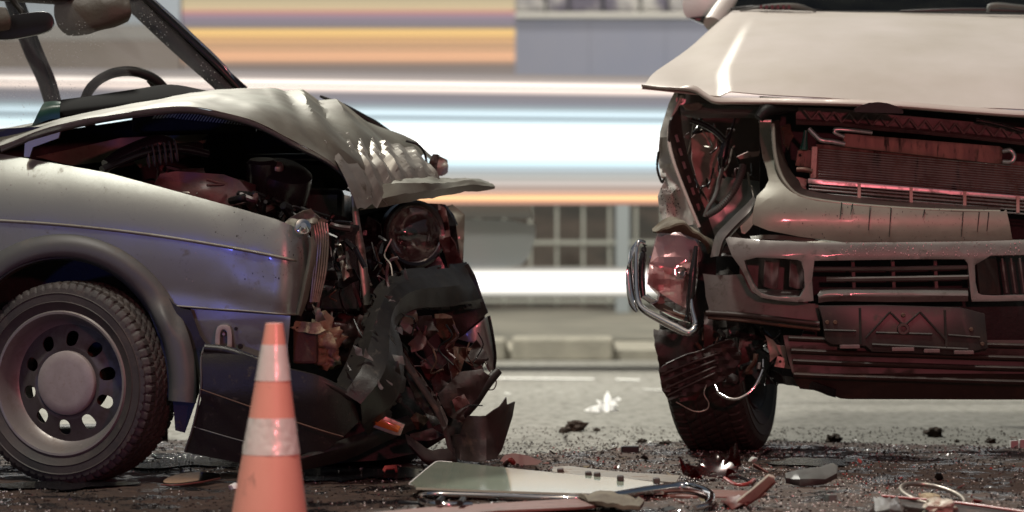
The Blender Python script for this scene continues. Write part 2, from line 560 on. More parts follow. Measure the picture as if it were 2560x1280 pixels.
# kerb and pavement on the far side
pav = mk('pavement', [(-60, 16.3, .105), (60, 16.3, .105), (60, 60, .105), (-60, 60, .105)], [(0, 1, 2, 3)], 'paving', smooth=False)
tag(pav, kind='structure')
kerb = mk('kerb', [(-60, 16.02, -.02), (60, 16.02, -.02), (60, 16.02, .055), (-60, 16.02, .055), (60, 16.32, .10), (-60, 16.32, .10)], [(0, 1, 2, 3), (3, 2, 4, 5)], 'kerb_stone', smooth=False)
tag(kerb, kind='structure')
x = -6.0
rk = random.Random(4)
edge_x = P(1540, 880, 16).x
while x < edge_x - 0.01:
    w = min(0.98, edge_x - x)
    box('kerb_stone', (x, 15.96, -0.01), (x + w - 0.012, 16.22, 0.125 + rk.uniform(-.006, .006)), 'kerb_stone', kerb, 0.02)
    x += 1.0

# ------------------------------------------------------------------ fence beyond the pavement
FY = 22.0
fen = thing('mesh_fence', (0, FY, .105), 'pale green wire panel fence behind the light trails, with blue grey posts', 'fence')
fz0, fz1 = 0.16, 1.75
i = 0
for u in range(-60, 2700, 66):
    p = P(u, 600, FY)
    box('upright_wire', (p.x - .011, FY, fz0), (p.x + .011, FY + .02, fz1), 'fence_metal', fen)
for v in (505, 606, 672, 752):
    z = P(0, v, FY).z
    a, b = P(-60, v, FY).x, P(2700, v, FY).x
    box('cross_rail', (a, FY - .022, z - .015), (b, FY - .002, z + .015), 'fence_metal', fen)
for u in (330, 960, 1556, 2150):
    p = P(u, 600, FY)
    box('post', (p.x - .055, FY - .06, .105), (p.x + .055, FY - .025, 1.85), 'fence_post', fen, .006)
# planted bank behind the fence
rows = []
for j in range(9):
    y = 23.0 + j * .45
    rows.append([(x, y + .3 * nz((x, y, 0), .6, 2), 0.10 + j * .16 + .12 * nz((x, y, 0), .8, 1)) for x in [-9 + k * .6 for k in range(31)]])
bank = sheet('earth_bank', rows, 'slope_earth', None, nu=1, nv=1, thick=0, world_pts=True)
tag(bank, kind='structure')

# ------------------------------------------------------------------ hoarding, and traffic streaks on a made-up shopfront
HY = 27.4
hz = lambda v: P(0, v, HY).z
hx = lambda u: P(u, 0, HY).x
wal = thing('hoarding', (hx(1900), HY, .1), 'blue grey hoarding with a pale cap and stone wall above, behind the fence', 'hoarding')
us = [1284 + k * 190 for k in range(9)]
for k in range(8):
    box('board', (hx(us[k]) + .0015, HY, .1), (hx(us[k + 1]) - .0015, HY + .05, hz(48)), 'hoarding_blue', wal)
box('cap_rail', (hx(1284), HY - .05, hz(46)), (hx(2804), HY + .1, hz(32)), 'cap_white', wal, .01)
rs = random.Random(9)
x = hx(1284)
while x < hx(2800):
    w = rs.uniform(.22, .42)
    for r_ in range(3):
        h = .16
        z = hz(30) + r_ * h
        bx_ = box('stone', (x + .01, HY + rs.uniform(-.02, .02), z + .008), (x + w - .01, HY + .22, z + h - .008), 'stone_mural', wal, .03)
    x += w
streak_set = thing('traffic_streaks', (hx(500), HY - 1, .1), 'tan, mauve and orange streaks of passing traffic built as glowing strips on a made-up shopfront behind the silver hatchback', 'light streaks')
mat('streak_tan', (0.50, 0.45, 0.33), 0.6); mat('streak_pink', (0.40, 0.20, 0.22), 0.6); mat('streak_mauve', (0.33, 0.29, 0.33), 0.6)
mat('streak_brown', (0.22, 0.19, 0.165), 0.7, col2=(.3, .26, .24), nscale=.8); mat('streak_grey', (0.36, 0.35, 0.34), 0.7)
mat('fascia_bluegrey', (0.45, 0.52, 0.60), 0.6)
emitter('lamp_amber', (1.0, 0.60, 0.22), 0.75); emitter('lamp_peach', (1.0, 0.58, 0.30), 0.62); emitter('lamp_cream', (1.0, .78, .42), .5)
emitter('lamp_rose', (.80, .38, .36), .35)
mat('streak_dark', (.07, .068, .065), .7)
SY = HY - 1.0
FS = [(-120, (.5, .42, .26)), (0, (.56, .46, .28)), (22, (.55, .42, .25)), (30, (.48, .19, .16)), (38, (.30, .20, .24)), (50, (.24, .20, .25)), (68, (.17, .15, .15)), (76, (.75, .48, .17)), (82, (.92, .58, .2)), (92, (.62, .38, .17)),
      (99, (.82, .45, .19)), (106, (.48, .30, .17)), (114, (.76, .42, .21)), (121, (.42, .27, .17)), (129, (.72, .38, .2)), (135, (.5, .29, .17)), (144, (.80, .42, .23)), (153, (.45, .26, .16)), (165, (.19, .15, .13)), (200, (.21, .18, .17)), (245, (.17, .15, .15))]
trail_strips('fascia_tube', FS, 455, 1288, SY, streak_set, 4.0, .05)  # blurred traffic colours put in as glowing strips
a_, b_ = P(455, 800, SY), P(1288, 246, SY)
box('streak_board', (a_.x, SY + .0, .1), (b_.x, SY + .3, b_.z), 'streak_dark', streak_set)
box('streak_backing', (a_.x, SY + .06, b_.z + .01), (b_.x, SY + .3, P(0, -118, SY).z), 'streak_brown', streak_set)
for v0, v1, mm in ((-120, 60, 'fascia_bluegrey'), (60, 100, 'streak_grey'), (100, 186, 'streak_brown'), (186, 800, 'streak_grey')):  # colour bands on the boards of the made-up shopfront
    a, b = P(-300, v1, SY), P(450, v0, SY)
    box('added_wall_board', (a.x, SY + .02, max(a.z, .1) + .002), (b.x, SY + .3, b.z - .002), mm, streak_set)

# ------------------------------------------------------------------ light trails of passing traffic, as glowing strips on a made-up trailer
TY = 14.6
tr = thing('light_trails', (P(700, 0, TY).x, TY + .6, 0), 'light trails of passing traffic built as glowing strips on a made-up trailer, behind the two wrecks', 'light trails')
W_ = (1.9, 1.88, 1.84)
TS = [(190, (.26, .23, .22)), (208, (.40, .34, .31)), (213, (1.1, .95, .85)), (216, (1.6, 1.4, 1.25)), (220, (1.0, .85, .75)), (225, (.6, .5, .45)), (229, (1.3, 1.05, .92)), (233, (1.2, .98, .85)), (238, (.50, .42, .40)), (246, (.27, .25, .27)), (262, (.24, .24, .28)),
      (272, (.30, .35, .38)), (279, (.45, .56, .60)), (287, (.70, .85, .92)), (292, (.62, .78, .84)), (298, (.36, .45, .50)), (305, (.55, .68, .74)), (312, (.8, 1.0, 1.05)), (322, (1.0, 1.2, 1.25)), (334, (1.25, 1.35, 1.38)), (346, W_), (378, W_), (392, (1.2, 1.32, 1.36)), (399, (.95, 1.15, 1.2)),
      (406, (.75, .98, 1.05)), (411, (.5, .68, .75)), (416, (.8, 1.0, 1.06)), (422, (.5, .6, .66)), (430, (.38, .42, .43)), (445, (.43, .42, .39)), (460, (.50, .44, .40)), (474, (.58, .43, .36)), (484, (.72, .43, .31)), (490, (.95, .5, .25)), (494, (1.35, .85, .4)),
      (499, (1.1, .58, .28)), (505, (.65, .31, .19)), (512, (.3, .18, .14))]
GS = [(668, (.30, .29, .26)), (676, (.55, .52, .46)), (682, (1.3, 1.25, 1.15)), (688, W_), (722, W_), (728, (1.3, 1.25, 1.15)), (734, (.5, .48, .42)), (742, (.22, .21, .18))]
def tv(v, u):                                # the bands drop slightly toward the right end
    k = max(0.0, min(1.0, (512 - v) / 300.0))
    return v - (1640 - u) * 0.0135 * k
trail_strips('light_tube', TS, -420, 2750, TY, tr, 3.4, .03, tv)  # blurred light trails put in as glowing strips
trail_strips('guard_tube', GS, -420, 2750, TY, tr, 6.2, .03)  # lower light trail, also put in as glowing strips
xa, xb = P(-420, 0, TY).x, P(2750, 0, TY).x
zt = P(0, 215, TY).z; zb = P(0, 514, TY).z
box('added_bed', (xa, TY + .04, zb + .01), (xb, TY + .42, zb + .12), 'added_dark', tr)
box('added_skin', (xa, TY + .04, zb + .14), (xb, TY + .1, zt), 'added_dark', tr)
for u in (250, 690, 980, 1720, 2200):
    p = P(u, 0, TY)
    box('added_bracket', (p.x - .03, TY + .035, P(0, 740, TY).z), (p.x + .03, TY + .07, zb), 'added_dark', tr)
tb = panel('vehicle_shape', [(1090, 545), (1338, 552), (1338, 600), (1318, 650), (1296, 668), (1090, 672)], 'vehicle_grey', tr, TY + .06, step=0, thick=.3, rnd=1)  # grey vehicle end, built as a box hung on the made-up trailer
panel('vehicle_shape_top', [(1090, 512), (1326, 512), (1330, 546), (1090, 543)], 'vehicle_grey', tr, TY + .05, step=0, thick=.3, rnd=0)
for u in (420, 620, 2150):
    c = P(u, 0, TY + .2); c.z = .32
    lathe('added_wheel', [(.0, -.1), (.2, -.1), (.32, -.08), (.32, .08), (.2, .1), (.0, .1)], 'added_tyre', tr, frame(c, (0, 1, 0)), 32)
# ------------------------------------------------------------------ vehicle materials
mat('silver_paint', (0.27, 0.29, 0.27), 0.32, 0.6, coat=0.7, flakes=0.25, dirt=(0.16, 0.155, 0.13), dscale=26, dlo=0.60, dhi=0.76, rough2=0.6)
mat('silver_dirty', (0.19, 0.19, 0.155), 0.5, 0.3, coat=0.12, col2=(0.105, 0.092, 0.068), nscale=4.5, amount=0.65, dirt=(0.09, 0.08, 0.06), dscale=34, dlo=0.60, dhi=0.7, rough2=0.7)
mat('bare_metal', (0.29, 0.275, 0.24), 0.48, 0.5, dirt=(0.10, 0.09, 0.07), dscale=18, dlo=0.58, dhi=0.7)
mat('black_plastic', (0.012, 0.012, 0.0115), 0.40, spec=.35, col2=(0.020, 0.019, 0.016), nscale=10, bump=0.10, bscale=160, dirt=(0.085, 0.076, 0.06), dscale=30, dlo=0.57, dhi=0.78, rough2=0.75)
mat('grey_plastic', (0.075, 0.08, 0.075), 0.5, bump=0.05, bscale=300, dirt=(0.12, 0.11, 0.09), dscale=12, dlo=0.52, dhi=0.8, rough2=0.8)
mat('bay_black', (0.006, 0.006, 0.006), 0.5, spec=.3, bump=0.3, bscale=25)
mat('bay_glossy', (0.012, 0.011, 0.012), 0.22, bump=0.15, bscale=20)
mat('rubber', (0.022, 0.021, 0.020), 0.62, col2=(0.05, 0.042, 0.036), nscale=9, amount=0.4, bump=0.12, bscale=120, dirt=(0.085, 0.068, 0.055), dscale=20, dlo=0.55, dhi=0.8, rough2=0.9)
mat('rim_silver', (0.25, 0.235, 0.22), 0.42, 0.5, dirt=(0.16, 0.13, 0.11), dscale=16, dlo=0.5, dhi=0.75, rough2=0.7)
mat('rim_dark', (0.085, 0.078, 0.075), 0.5, 0.4, dirt=(0.06, 0.05, 0.042), dscale=22, dlo=0.45, dhi=0.7, rough2=0.8)
mat('hub_disc', (0.30, 0.275, 0.26), 0.6, 0.2, col2=(0.25, 0.225, 0.21), nscale=30, dirt=(0.24, 0.2, 0.18), dscale=90, dlo=0.55, dhi=0.7, rough2=0.7)
mat('rust', (0.10, 0.05, 0.03), 0.75, col2=(0.055, 0.035, 0.025), nscale=8, bump=0.3, bscale=60, dirt=(0.16, 0.07, 0.035), dscale=15, dlo=0.58, dhi=0.7)
mat('torn_black', (0.045, 0.030, 0.026), 0.55, col2=(0.02, 0.015, 0.014), nscale=7, bump=0.2, bscale=40, dirt=(0.10, 0.06, 0.045), dscale=18, dlo=0.56, dhi=0.72)
mat('bay_red', (0.10, 0.035, 0.032), 0.45, col2=(0.05, 0.03, 0.03), nscale=7, amount=0.7, bump=0.2, bscale=20)
mat('foam', (0.42, 0.36, 0.24), 0.9, col2=(0.25, 0.2, 0.12), nscale=25, bump=0.8, bscale=40)
mat('chrome', (0.75, 0.76, 0.78), 0.08, 1.0, dirt=(0.25, 0.24, 0.22), dscale=14, dlo=0.6, dhi=0.8, rough2=0.4)
mat('lamp_silver', (0.75, 0.72, 0.72), 0.12, 0.85, col2=(.4, .36, .35), nscale=20)
mat('worn_steel', (0.34, 0.31, 0.27), 0.4, 0.8, dirt=(0.12, 0.08, 0.06), dscale=18, dlo=0.5, dhi=0.7)
mat('vinyl', (0.014, 0.013, 0.011), 0.55, spec=.2, bump=0.25, bscale=25)
mat('dash_black', (0.007, 0.007, 0.007), 0.9, spec=0.05)
mat('visor_vinyl', (0.06, 0.052, 0.038), 0.5, bump=0.3, bscale=25)
mat('sheen_and_vial_green', (0.008, 0.05, 0.035), 0.3)
mat('seal_black', (0.008, 0.008, 0.009), 0.3)
mat('pillar_dark', (0.008, 0.006, 0.008), 0.4, spec=.15)
mat('amber_lens', (0.42, 0.12, 0.025), 0.18, coat=0.5, dirt=(0.2, 0.07, 0.02), dscale=12, dlo=0.55, dhi=0.7)
mat('vent_white', (0.62, 0.66, 0.70), 0.5)
thin_glass('windscreen', (0.95, 0.96, 0.96), 0.05, speck=0.75, haze=0.10, hazecol=(0.75, 0.77, 0.77))
thin_glass('clear_glass', (0.93, 0.94, 0.94), 0.15, haze=0.05)
thin_glass('lens_glass', (0.88, 0.88, 0.86), 0.35, rough=0.03)

YL = lambda u: 8.0 - (u - 155) * 0.00021             # near flank of the hatchback
hatch = thing('hatchback', (-1.5, 8.7, 0), 'silver hatchback wreck with crumpled bonnet and torn black bumper, nose toward the pale SUV', 'car')

# ---- front wing
vc = lambda u: 549 + 0.05 * u + 0.000115 * u * u      # waist crease
def fender_y(u, v):
    y = YL(u)
    d = vc(u) - v
    if d > 0:
        y += 0.0000026 * d * d + 0.00004 * d
    else:
        y += 0.022 * (min(-d, 140) / 130.0) ** 1.4
    r = math.hypot(u - 155, (v - 968))
    if u > 690: y += 0.00000022 * (u - 690) ** 3 * (1.0 if v > 560 else .6)
    return y
arch = []
for a in range(205, 66, -4):                           # wheel-arch cut, from behind the wheel over the top to the front
    t = math.radians(a)
    arch.append((155 + 332 * math.cos(t) * 1.0, 968 - 378 * math.sin(t)))
arch = [p for p in arch if p[1] < 960]
front = [(300, 628), (340, 655), (378, 690), (404, 722), (424, 752), (440, 764)]
arch = [p for p in arch if p[0] < 285] + front
out = arch + [(470, 768), (560, 772), (680, 783), (748, 785), (757, 760), (768, 690), (775, 640), (780, 600), (772, 586), (740, 568),
              (690, 548), (600, 522), (480, 489), (370, 459), (270, 432), (130, 407), (0, 384), (-160, 366), (-320, 352), (-320, 960)]
def fender_s(u, v):
    k = max(0.0, min(1.0, (u - 470) / 260.0))
    p = P(u, v, 8)
    return fender_y(u, v) + .010 * k * nz(p, 7.0, 2) + .0025 * nz(p, 3.0, 4)
fender = panel('front_wing', out, 'silver_paint', hatch, fender_s, step=15, thick=.004)
splatter('mud_splatter', 170, (520, 765), (500, 700), lambda u, v: fender_s(u, v) if v > 475 + (u - 430) * .32 else None, .0005, .0018, 'oil', fender, 5)
splatter('water_beads', 420, (-20, 740), (392, 760), lambda u, v: fender_s(u, v) if (v > 396 + max(0, u) * .245 and math.hypot(u - 155, v - 968) > 392 and v < 770) else None, .0005, .0016, 'hub_disc', fender, 6)
tube('waist_bead', [(u, vc(u) + 3, fender_y(u, vc(u)) - .001) for u in (-320, -160, 0, 140, 280, 420, 560, 660, 725, 742)], [.0048] * 9 + [.002], 'silver_dirty', fender, n=5, res=8)
tube('lower_lip', [(440, 765, fender_y(440, 765)), (520, 771, fender_y(520, 771)), (620, 778, fender_y(620, 778)), (700, 785, fender_y(700, 784)), (750, 786, fender_y(748, 784))], .003, 'silver_dirty', fender)
# folded raw front edge of the wing
sheet('folded_edge', [[(782, 592, 7.90), (790, 620, 7.90), (786, 660, 7.91), (778, 700, 7.92), (768, 750, 7.92), (752, 790, 7.93)],
                      [(776, 594, 7.885), (779, 622, 7.885), (774, 662, 7.89), (766, 702, 7.895), (756, 752, 7.9), (746, 788, 7.91)],
                      [(771, 597, 7.90), (773, 622, 7.91), (767, 662, 7.92), (759, 702, 7.92), (749, 752, 7.92), (741, 785, 7.93)]], 'silver_dirty', fender, 3, 3, .002, crumple=.004, cscale=18)
# ---- arch flare and liner
def ringpts(ru, rv, a0, a1, n, Y, cu=155, cv=968):
    return [(cu + ru * math.cos(R(a0 + (a1 - a0) * k / n)), cv - rv * math.sin(R(a0 + (a1 - a0) * k / n)), Y) for k in range(n + 1)]
A0, A1, NN = 190, -6, 22
def flare_row(ru, rv, y):
    return ringpts(ru, rv, A0, A1, NN, y)
def flare_on(ru, rv, d):
    return [(u, v, (fender_y(u, v) if v < 790 else YL(u)) + d) for u, v, _ in ringpts(ru, rv, A0, A1, NN, 0)]
sheet('arch_flare', [flare_on(336, 382, .002), flare_on(334, 380, -.007), flare_on(318, 364, -.024), flare_on(300, 347, -.03), flare_on(282, 334, -.028), flare_on(273, 326, -.014), flare_on(266, 320, .03)],
      'grey_plastic', hatch, 3, 3, .003)
sheet('arch_liner', [flare_row(272, 326, 7.99), flare_row(275, 330, 8.12), flare_row(272, 330, 8.3)], 'bay_black', hatch, 2, 3, .003, crumple=.008, cscale=6)
panel('liner_back', [(155 + 290 * math.cos(R(a)), 968 - 335 * math.sin(R(a))) for a in range(180, -1, -10)], 'bay_black', hatch, lambda u, v: 8.36, step=60, thick=.01)
# plastic apron running down from the flare to the sill
panel('splash_apron', [(392, 700), (432, 758), (452, 770), (478, 776), (486, 800), (500, 840), (520, 868), (500, 880), (498, 980), (462, 1082), (438, 1076), (432, 1000), (418, 992), (412, 920), (400, 850), (372, 780)],
      'black_plastic', hatch, lambda u, v: YL(u) + .012 + .00012 * max(0, u - 440), step=30, thick=.004, crumple=.006, cscale=9)
# inner panel with the bracket
inner = panel('inner_panel', [(476, 772), (726, 790), (722, 840), (716, 900), (700, 940), (500, 890), (486, 800)], 'silver_paint', hatch, lambda u, v: YL(u) + .045 + .01 * math.sin(v * .03), step=30, thick=.003, crumple=.003, cscale=14)
panel('bracket', chaikin([(537, 875), (538, 830), (546, 812), (572, 812), (580, 830), (580, 878)], 1), 'hub_disc', inner, YL(550) + .022, holes=[chaikin([(549, 870), (550, 832), (555, 824), (563, 824), (568, 832), (568, 872)], 1)], step=0, thick=.012, bevel=.0015)
lathe('bolt', [(0, 0), (.004, 0), (.007, -.003), (.007, -.009)], 'worn_steel', inner, frame(P(559, 835, YL(550) + .03), (0, -1, 0)), 16)
for (u, v, r) in ((601, 866, .006), (590, 822, .004), (690, 860, .005)):
    lathe('bolt_hole', [(0, .001), (r, .001), (r, .0), (r * 1.3, 0)], 'bay_black', inner, frame(P(u, v, YL(u) + .038), (0, -1, 0)), 14)

# ---- front wheel (turned outward)
def make_tyre(name, M, Rr, W, rim_r, parent, m='rubber', seg=420, style=0):
    prof = [(rim_r, -W * .42), (rim_r + .010, -W * .468), (rim_r + .013, -W * .475), (rim_r + .014, -W * .466), (rim_r + (Rr - rim_r) * .36, -W * .515), (rim_r + (Rr - rim_r) * .40, -W * .53), (rim_r + (Rr - rim_r) * .42, -W * .519), (rim_r + (Rr - rim_r) * .62, -W * .523), (rim_r + (Rr - rim_r) * .65, -W * .534), (rim_r + (Rr - rim_r) * .67, -W * .522), (rim_r + (Rr - rim_r) * .8, -W * .51), (Rr - .022, -W * .488), (Rr - .012, -W * .468), (Rr - .005, -W * .44)]
    k = 26
    for i in range(k + 1):
        t = -1 + 2 * i / k
        prof.append((Rr - .004 * t * t, t * W * .42))
    prof += [(r, -h) for r, h in reversed(prof[:14])]
    n = len(prof)
    def disp(p, a, j):
        r, h = prof[j]
        t = h / W
        d = 0.0
        if r > Rr - .025:
            ph = a * (Rr / .027)
            if abs(t) > .30:
                s = (ph + (3 if t > 0 else 0) + abs(t) * 3.0) % (2 * math.pi) if False else ((a * 68 / (2 * math.pi) + abs(t) * 1.2 + (.5 if t > 0 else 0)) % 1.0)
                if s < .24: d = .005
            elif abs(t) > .27: d = .005
            else:
                s = ((a * 68 / (2 * math.pi) + t * (6 if style == 0 else 4)) % 1.0)
                if s < .22: d = .0045
                if abs(abs(t) - .09) < .018: d = .005
        f = 1 - d / max(r, .01)
        return Vector((p.x * f, p.y * f, p.z))
    return lathe(name, prof, m, parent, M, seg, split=32, disp=disp)

yaw = R(20)
wn_ = Vector((-math.sin(yaw), -math.cos(yaw), 0))      # outward axle direction of the hatchback's wheel
wc = P(181, 968, 8.03); RT = wc.z - 0.004
RT = 0.288
wc.z = RT - .002
Mw = frame(wc - wn_ * .02, wn_, (wn_.y, -wn_.x, 0))
whl = thing('wheel', wc, None, None); whl.parent = hatch; whl.matrix_parent_inverse = Matrix.Translation(hatch.location).inverted()
del_keys = [k for k in whl.keys()]
RR = .205
make_tyre('tyre', Mw, RT, .19, RR * .93, whl)
F = .085                                             # rim face plane along the axle
lathe('rim', [(RR * .955, F - .16), (RR * .96, F - .02), (RR * 1.0, F - .004), (RR * 1.005, F + .004), (RR * .985, F + .009), (RR * .955, F + .008), (RR * .93, F - .002), (RR * .90, F - .02), (RR * .84, F - .05), (RR * .80, F - .056), (RR * .80, F - .07), (RR * .87, F - .07), (RR * .9, F - .16)], 'rim_silver', whl, Mw, 96)
holes = []
for k in range(10):
    a0 = 2 * math.pi * (k + .35) / 10
    ring = []
    for (da, rr) in ((-.13, .50), (-.15, .58), (-.12, .655), (0, .685), (.12, .655), (.15, .58), (.13, .50), (0, .475)):
        ring.append((1000 * RR * rr * 1.06 * math.cos(a0 + da), 1000 * RR * rr * 1.06 * math.sin(a0 + da)))
    holes.append(chaikin(ring, 1))
def discmap(u, v):
    r = math.hypot(u, v) / 1000
    h = F - .058 + .022 * max(0, 1 - abs(r / RR - .50) / .32)
    return Mw @ Vector((u / 1000, v / 1000, h))
disc = panel('wheel_disc', [(1000 * RR * .82 * math.cos(2 * math.pi * k / 72), 1000 * RR * .82 * math.sin(2 * math.pi * k / 72)) for k in range(72)], 'rim_dark', whl, holes=holes, step=14, thick=.004, mapf=discmap, back=False)
lathe('centre_cap', [(0, F - .022), (RR * .30, F - .0225), (RR * .425, F - .025), (RR * .44, F - .028), (RR * .445, F - .036), (RR * .445, F - .06)], 'hub_disc', whl, Mw, 64)
lathe('brake_disc', [(0, F - .10), (RR * .44, F - .10), (RR * .44, F - .12), (0, F - .12)], 'rust', whl, Mw, 40)
lathe('valve', [(0, F - .01), (.004, F - .012), (.0045, F - .03), (.006, F - .04)], 'hub_disc', whl, frame(Mw @ Vector((-RR * .22, RR * .86, -.02)), wn_), 10)

# ---- bonnet: buckled up in a ridge, creased at the nose
near = [(-330, 395, 8.10), (-120, 380, 8.10), (0, 366, 8.08), (130, 318, 8.07), (290, 284, 8.06), (450, 267, 8.05), (545, 280, 8.06), (640, 306, 8.09), (740, 357, 8.13), (815, 395, 8.18), (858, 432, 8.24), (880, 478, 8.30), (893, 522, 8.36)]
midn = [(-330, 372, 8.25), (-100, 362, 8.24), (30, 346, 8.22), (160, 302, 8.20), (310, 270, 8.2), (465, 252, 8.2), (560, 258, 8.22), (655, 270, 8.25), (752, 305, 8.28), (835, 352, 8.33), (890, 392, 8.38), (925, 440, 8.43), (940, 500, 8.46)]
mid = [(-300, 350, 8.55), (-70, 340, 8.55), (70, 318, 8.55), (190, 290, 8.55), (330, 262, 8.55), (485, 238, 8.55), (570, 233, 8.56), (668, 240, 8.6), (775, 262, 8.62), (868, 302, 8.66), (930, 350, 8.69), (975, 410, 8.71), (990, 470, 8.72)]
top = [(-270, 340, 8.95), (-40, 328, 8.95), (100, 306, 8.95), (220, 282, 8.95), (350, 258, 8.95), (500, 233, 8.95), (580, 226, 8.97), (652, 221, 9.0), (742, 228, 9.02), (850, 262, 9.05), (945, 312, 9.08), (1010, 348, 9.1), (1062, 392, 9.1)]
far = [(-240, 352, 9.30), (0, 342, 9.30), (130, 322, 9.30), (240, 300, 9.30), (370, 274, 9.30), (520, 252, 9.3), (600, 246, 9.32), (680, 246, 9.34), (770, 258, 9.36), (870, 290, 9.38), (965, 338, 9.4), (1040, 384, 9.42), (1110, 418, 9.42)]
def hoodrow(r): return [q for q in r]
def pleat(u, v):                                      # diagonal accordion folds growing toward the crushed nose
    t = (u - 655 - (v - 225) * .75) / 88.0
    if t <= 0: return 0.0
    w = t + .18 * math.sin(v * .021 + t)
    k = abs((w % 1.0) - .5) * 2 - .5
    return k * (.020 + .012 * min(1.0, t / 2)) * min(1.0, t)
hood = sheet('bonnet', [near, midn, mid, top, far], 'silver_dirty', hatch, 12, 10, .0025, crumple=.008, cscale=4.5, seed=3, split=16, dispf=pleat)
# raised inner return along the torn edge
sheet('bonnet_flange', [[(q[0], q[1] + 1, q[2]) for q in near[2:]], [(q[0] + 2, q[1] + 12, q[2] + .01) for q in near[2:]], [(q[0] + 2, q[1] + 16, q[2] + .05) for q in near[2:]]], 'silver_paint', hood, 5, 3, .002)
# creased nose of the bonnet
rn = random.Random(12)
g = []
for i in range(8):
    t = i / 7.0
    tu, tvv = 790 + 250 * t, 322 + 30 * t + 22 * t * t
    bu, bv = 893 + 215 * t, 524 - 52 * t
    y0, y1 = 8.42 + .68 * t, 8.32 + .70 * t
    g.append([(tu + (bu - tu) * k + 10 * math.sin(k * 3.1), tvv + (bv - tvv) * k, y0 + (y1 - y0) * k - .11 - .06 * math.sin(k * 3.1)) for k in (0, .25, .5, .75, 1)])
famp = [random.Random(40 + q).uniform(.35, 1.25) for q in range(40)]
def vertical_pleats(u, v):                            # long, nearly straight folds running down to the lip
    w = (u - .30 * (v - 330)) / 31.0 + .22 * math.sin(v * .03 + u * .01)
    k = int(w) % 40
    return .030 * famp[k] * (abs((w % 1.0) - .5) * 2 - .5) * max(.25, min(1.0, (v - 318) / 60.0))
sheet('creased_nose', g, 'bare_metal', hood, 14, 5, .0018, crumple=.005, cscale=22, seed=5, split=14, dispf=vertical_pleats)
# rolled front lip of the bonnet, bent outward to the far side
sheet('bonnet_lip', [[(898, 526, 8.38), (980, 512, 8.48), (1060, 497, 8.62), (1120, 486, 8.8), (1180, 478, 8.95), (1236, 472, 9.05)],
                     [(905, 512, 8.36), (985, 488, 8.44), (1060, 478, 8.58), (1120, 470, 8.76), (1182, 462, 8.92), (1237, 466, 9.04)],
                     [(930, 470, 8.42), (1000, 456, 8.50), (1070, 458, 8.62), (1120, 456, 8.80), (1180, 452, 8.96), (1230, 460, 9.06)],
                     [(948, 446, 8.56), (1010, 442, 8.66), (1070, 444, 8.8), (1122, 446, 8.96), (1180, 446, 9.1), (1220, 455, 9.16)]], 'silver_dirty', hood, 6, 6, .003, crumple=.006, cscale=13, fold=.006, fscale=16, seed=8, linv=True, split=22)
# bonnet prop edge fold lines and torn strips on the far top
tube('torn_seam', [(800, 240, 9.2), (860, 268, 9.2), (935, 308, 9.22), (985, 335, 9.22)], [.004, .012, .012, .003], 'bay_black', hood, n=5)
tube('wire', [(1015, 352, 9.0), (1045, 362, 9.0), (1062, 385, 9.02), (1068, 420, 9.02)], .004, 'seal_black', hatch)
for k, pts in enumerate(([(1066, 440), (1075, 398), (1100, 392), (1118, 400), (1119, 432), (1105, 440)], [(1070, 415), (1082, 385), (1098, 388), (1090, 430)])):
    panel('torn_corner', jagged(pts, 3, 2, k), 'torn_black' if k else 'bare_metal', hatch, 9.15 - .05 * k, step=15, thick=.003, crumple=.02, cscale=20)
panel('hinge_bracket', [(60, 392), (62, 358), (75, 352), (150, 330), (146, 345), (82, 368), (74, 392)], 'silver_paint', hatch, 8.05, step=20, thick=.02)

# ---- engine bay
bay = panel('bulkhead', [(-200, 420), (100, 335), (420, 285), (640, 300), (770, 372), (850, 420), (890, 520), (900, 800), (880, 900), (300, 900), (-200, 900)], 'bay_black', hatch, lambda u, v: 8.95 + .0004 * (u - 400) if u < 800 else 9.12, step=60, thick=.02, crumple=.04, cscale=5)
panel('far_wing', [(760, 470), (880, 470), (1100, 520), (1128, 512), (1162, 545), (1158, 650), (1165, 700), (1150, 760), (900, 900), (760, 900)], 'bay_black', hatch, lambda u, v: 9.2 + .0005 * (u - 760), step=50, thick=.02, crumple=.03, cscale=6)
cowl = pbox('cowl_panel', 330, 276, 640, 330, 8.86, .03, 'bay_black', hatch)
for k in range(24):
    u = 445 + k * 7.6; v = 279 + k * .75
    sheet('vent_slat', [[(u + 6, v, 8.83), (u + 9, v, 8.83)], [(u - 6, v + 17, 8.84), (u - 3, v + 17, 8.84)]], 'vent_white', cowl, 1, 1, .003, linear=True)
for k in range(7):
    u = 385 + k * 8.5; v = 286 - k * .5
    sheet('vent_slat', [[(u + 4, v, 8.83), (u + 8, v, 8.83)], [(u - 4, v + 10, 8.84), (u, v + 10, 8.84)]], 'vent_white', cowl, 1, 1, .003, linear=True)
panel('inner_flitch', [(90, 392), (300, 345), (520, 335), (500, 352), (430, 372), (300, 400), (180, 414)], 'silver_dirty', hatch, lambda u, v: 8.62, step=30, thick=.004, crumple=.02, cscale=9)
panel('strut_tower', [(330, 400), (370, 385), (470, 360), (515, 348), (512, 356), (450, 380), (400, 402), (350, 420)], 'silver_dirty', hatch, lambda u, v: 8.5, step=20, thick=.01, crumple=.02)
tube('wiring_loom', [(255, 425, 8.1), (300, 405, 8.15), (370, 380, 8.2), (450, 372, 8.25), (520, 385, 8.3)], .012, 'bay_glossy', hatch)
tube('ribbed_hose', [(265, 415, 8.2), (320, 385, 8.25), (400, 360, 8.3), (440, 378, 8.3), (500, 370, 8.35)], [.02, .026, .03, .026, .02], 'bay_glossy', hatch, n=7)
for k in range(6):
    c = P(370 + k * 14, 392 - k * 3, 8.22)
    lathe('hose_ring', [(.03, -.003), (.034, 0), (.03, .003)], 'grey_plastic', hatch, frame(c, (1, .2, .15)), 20, closed=True)
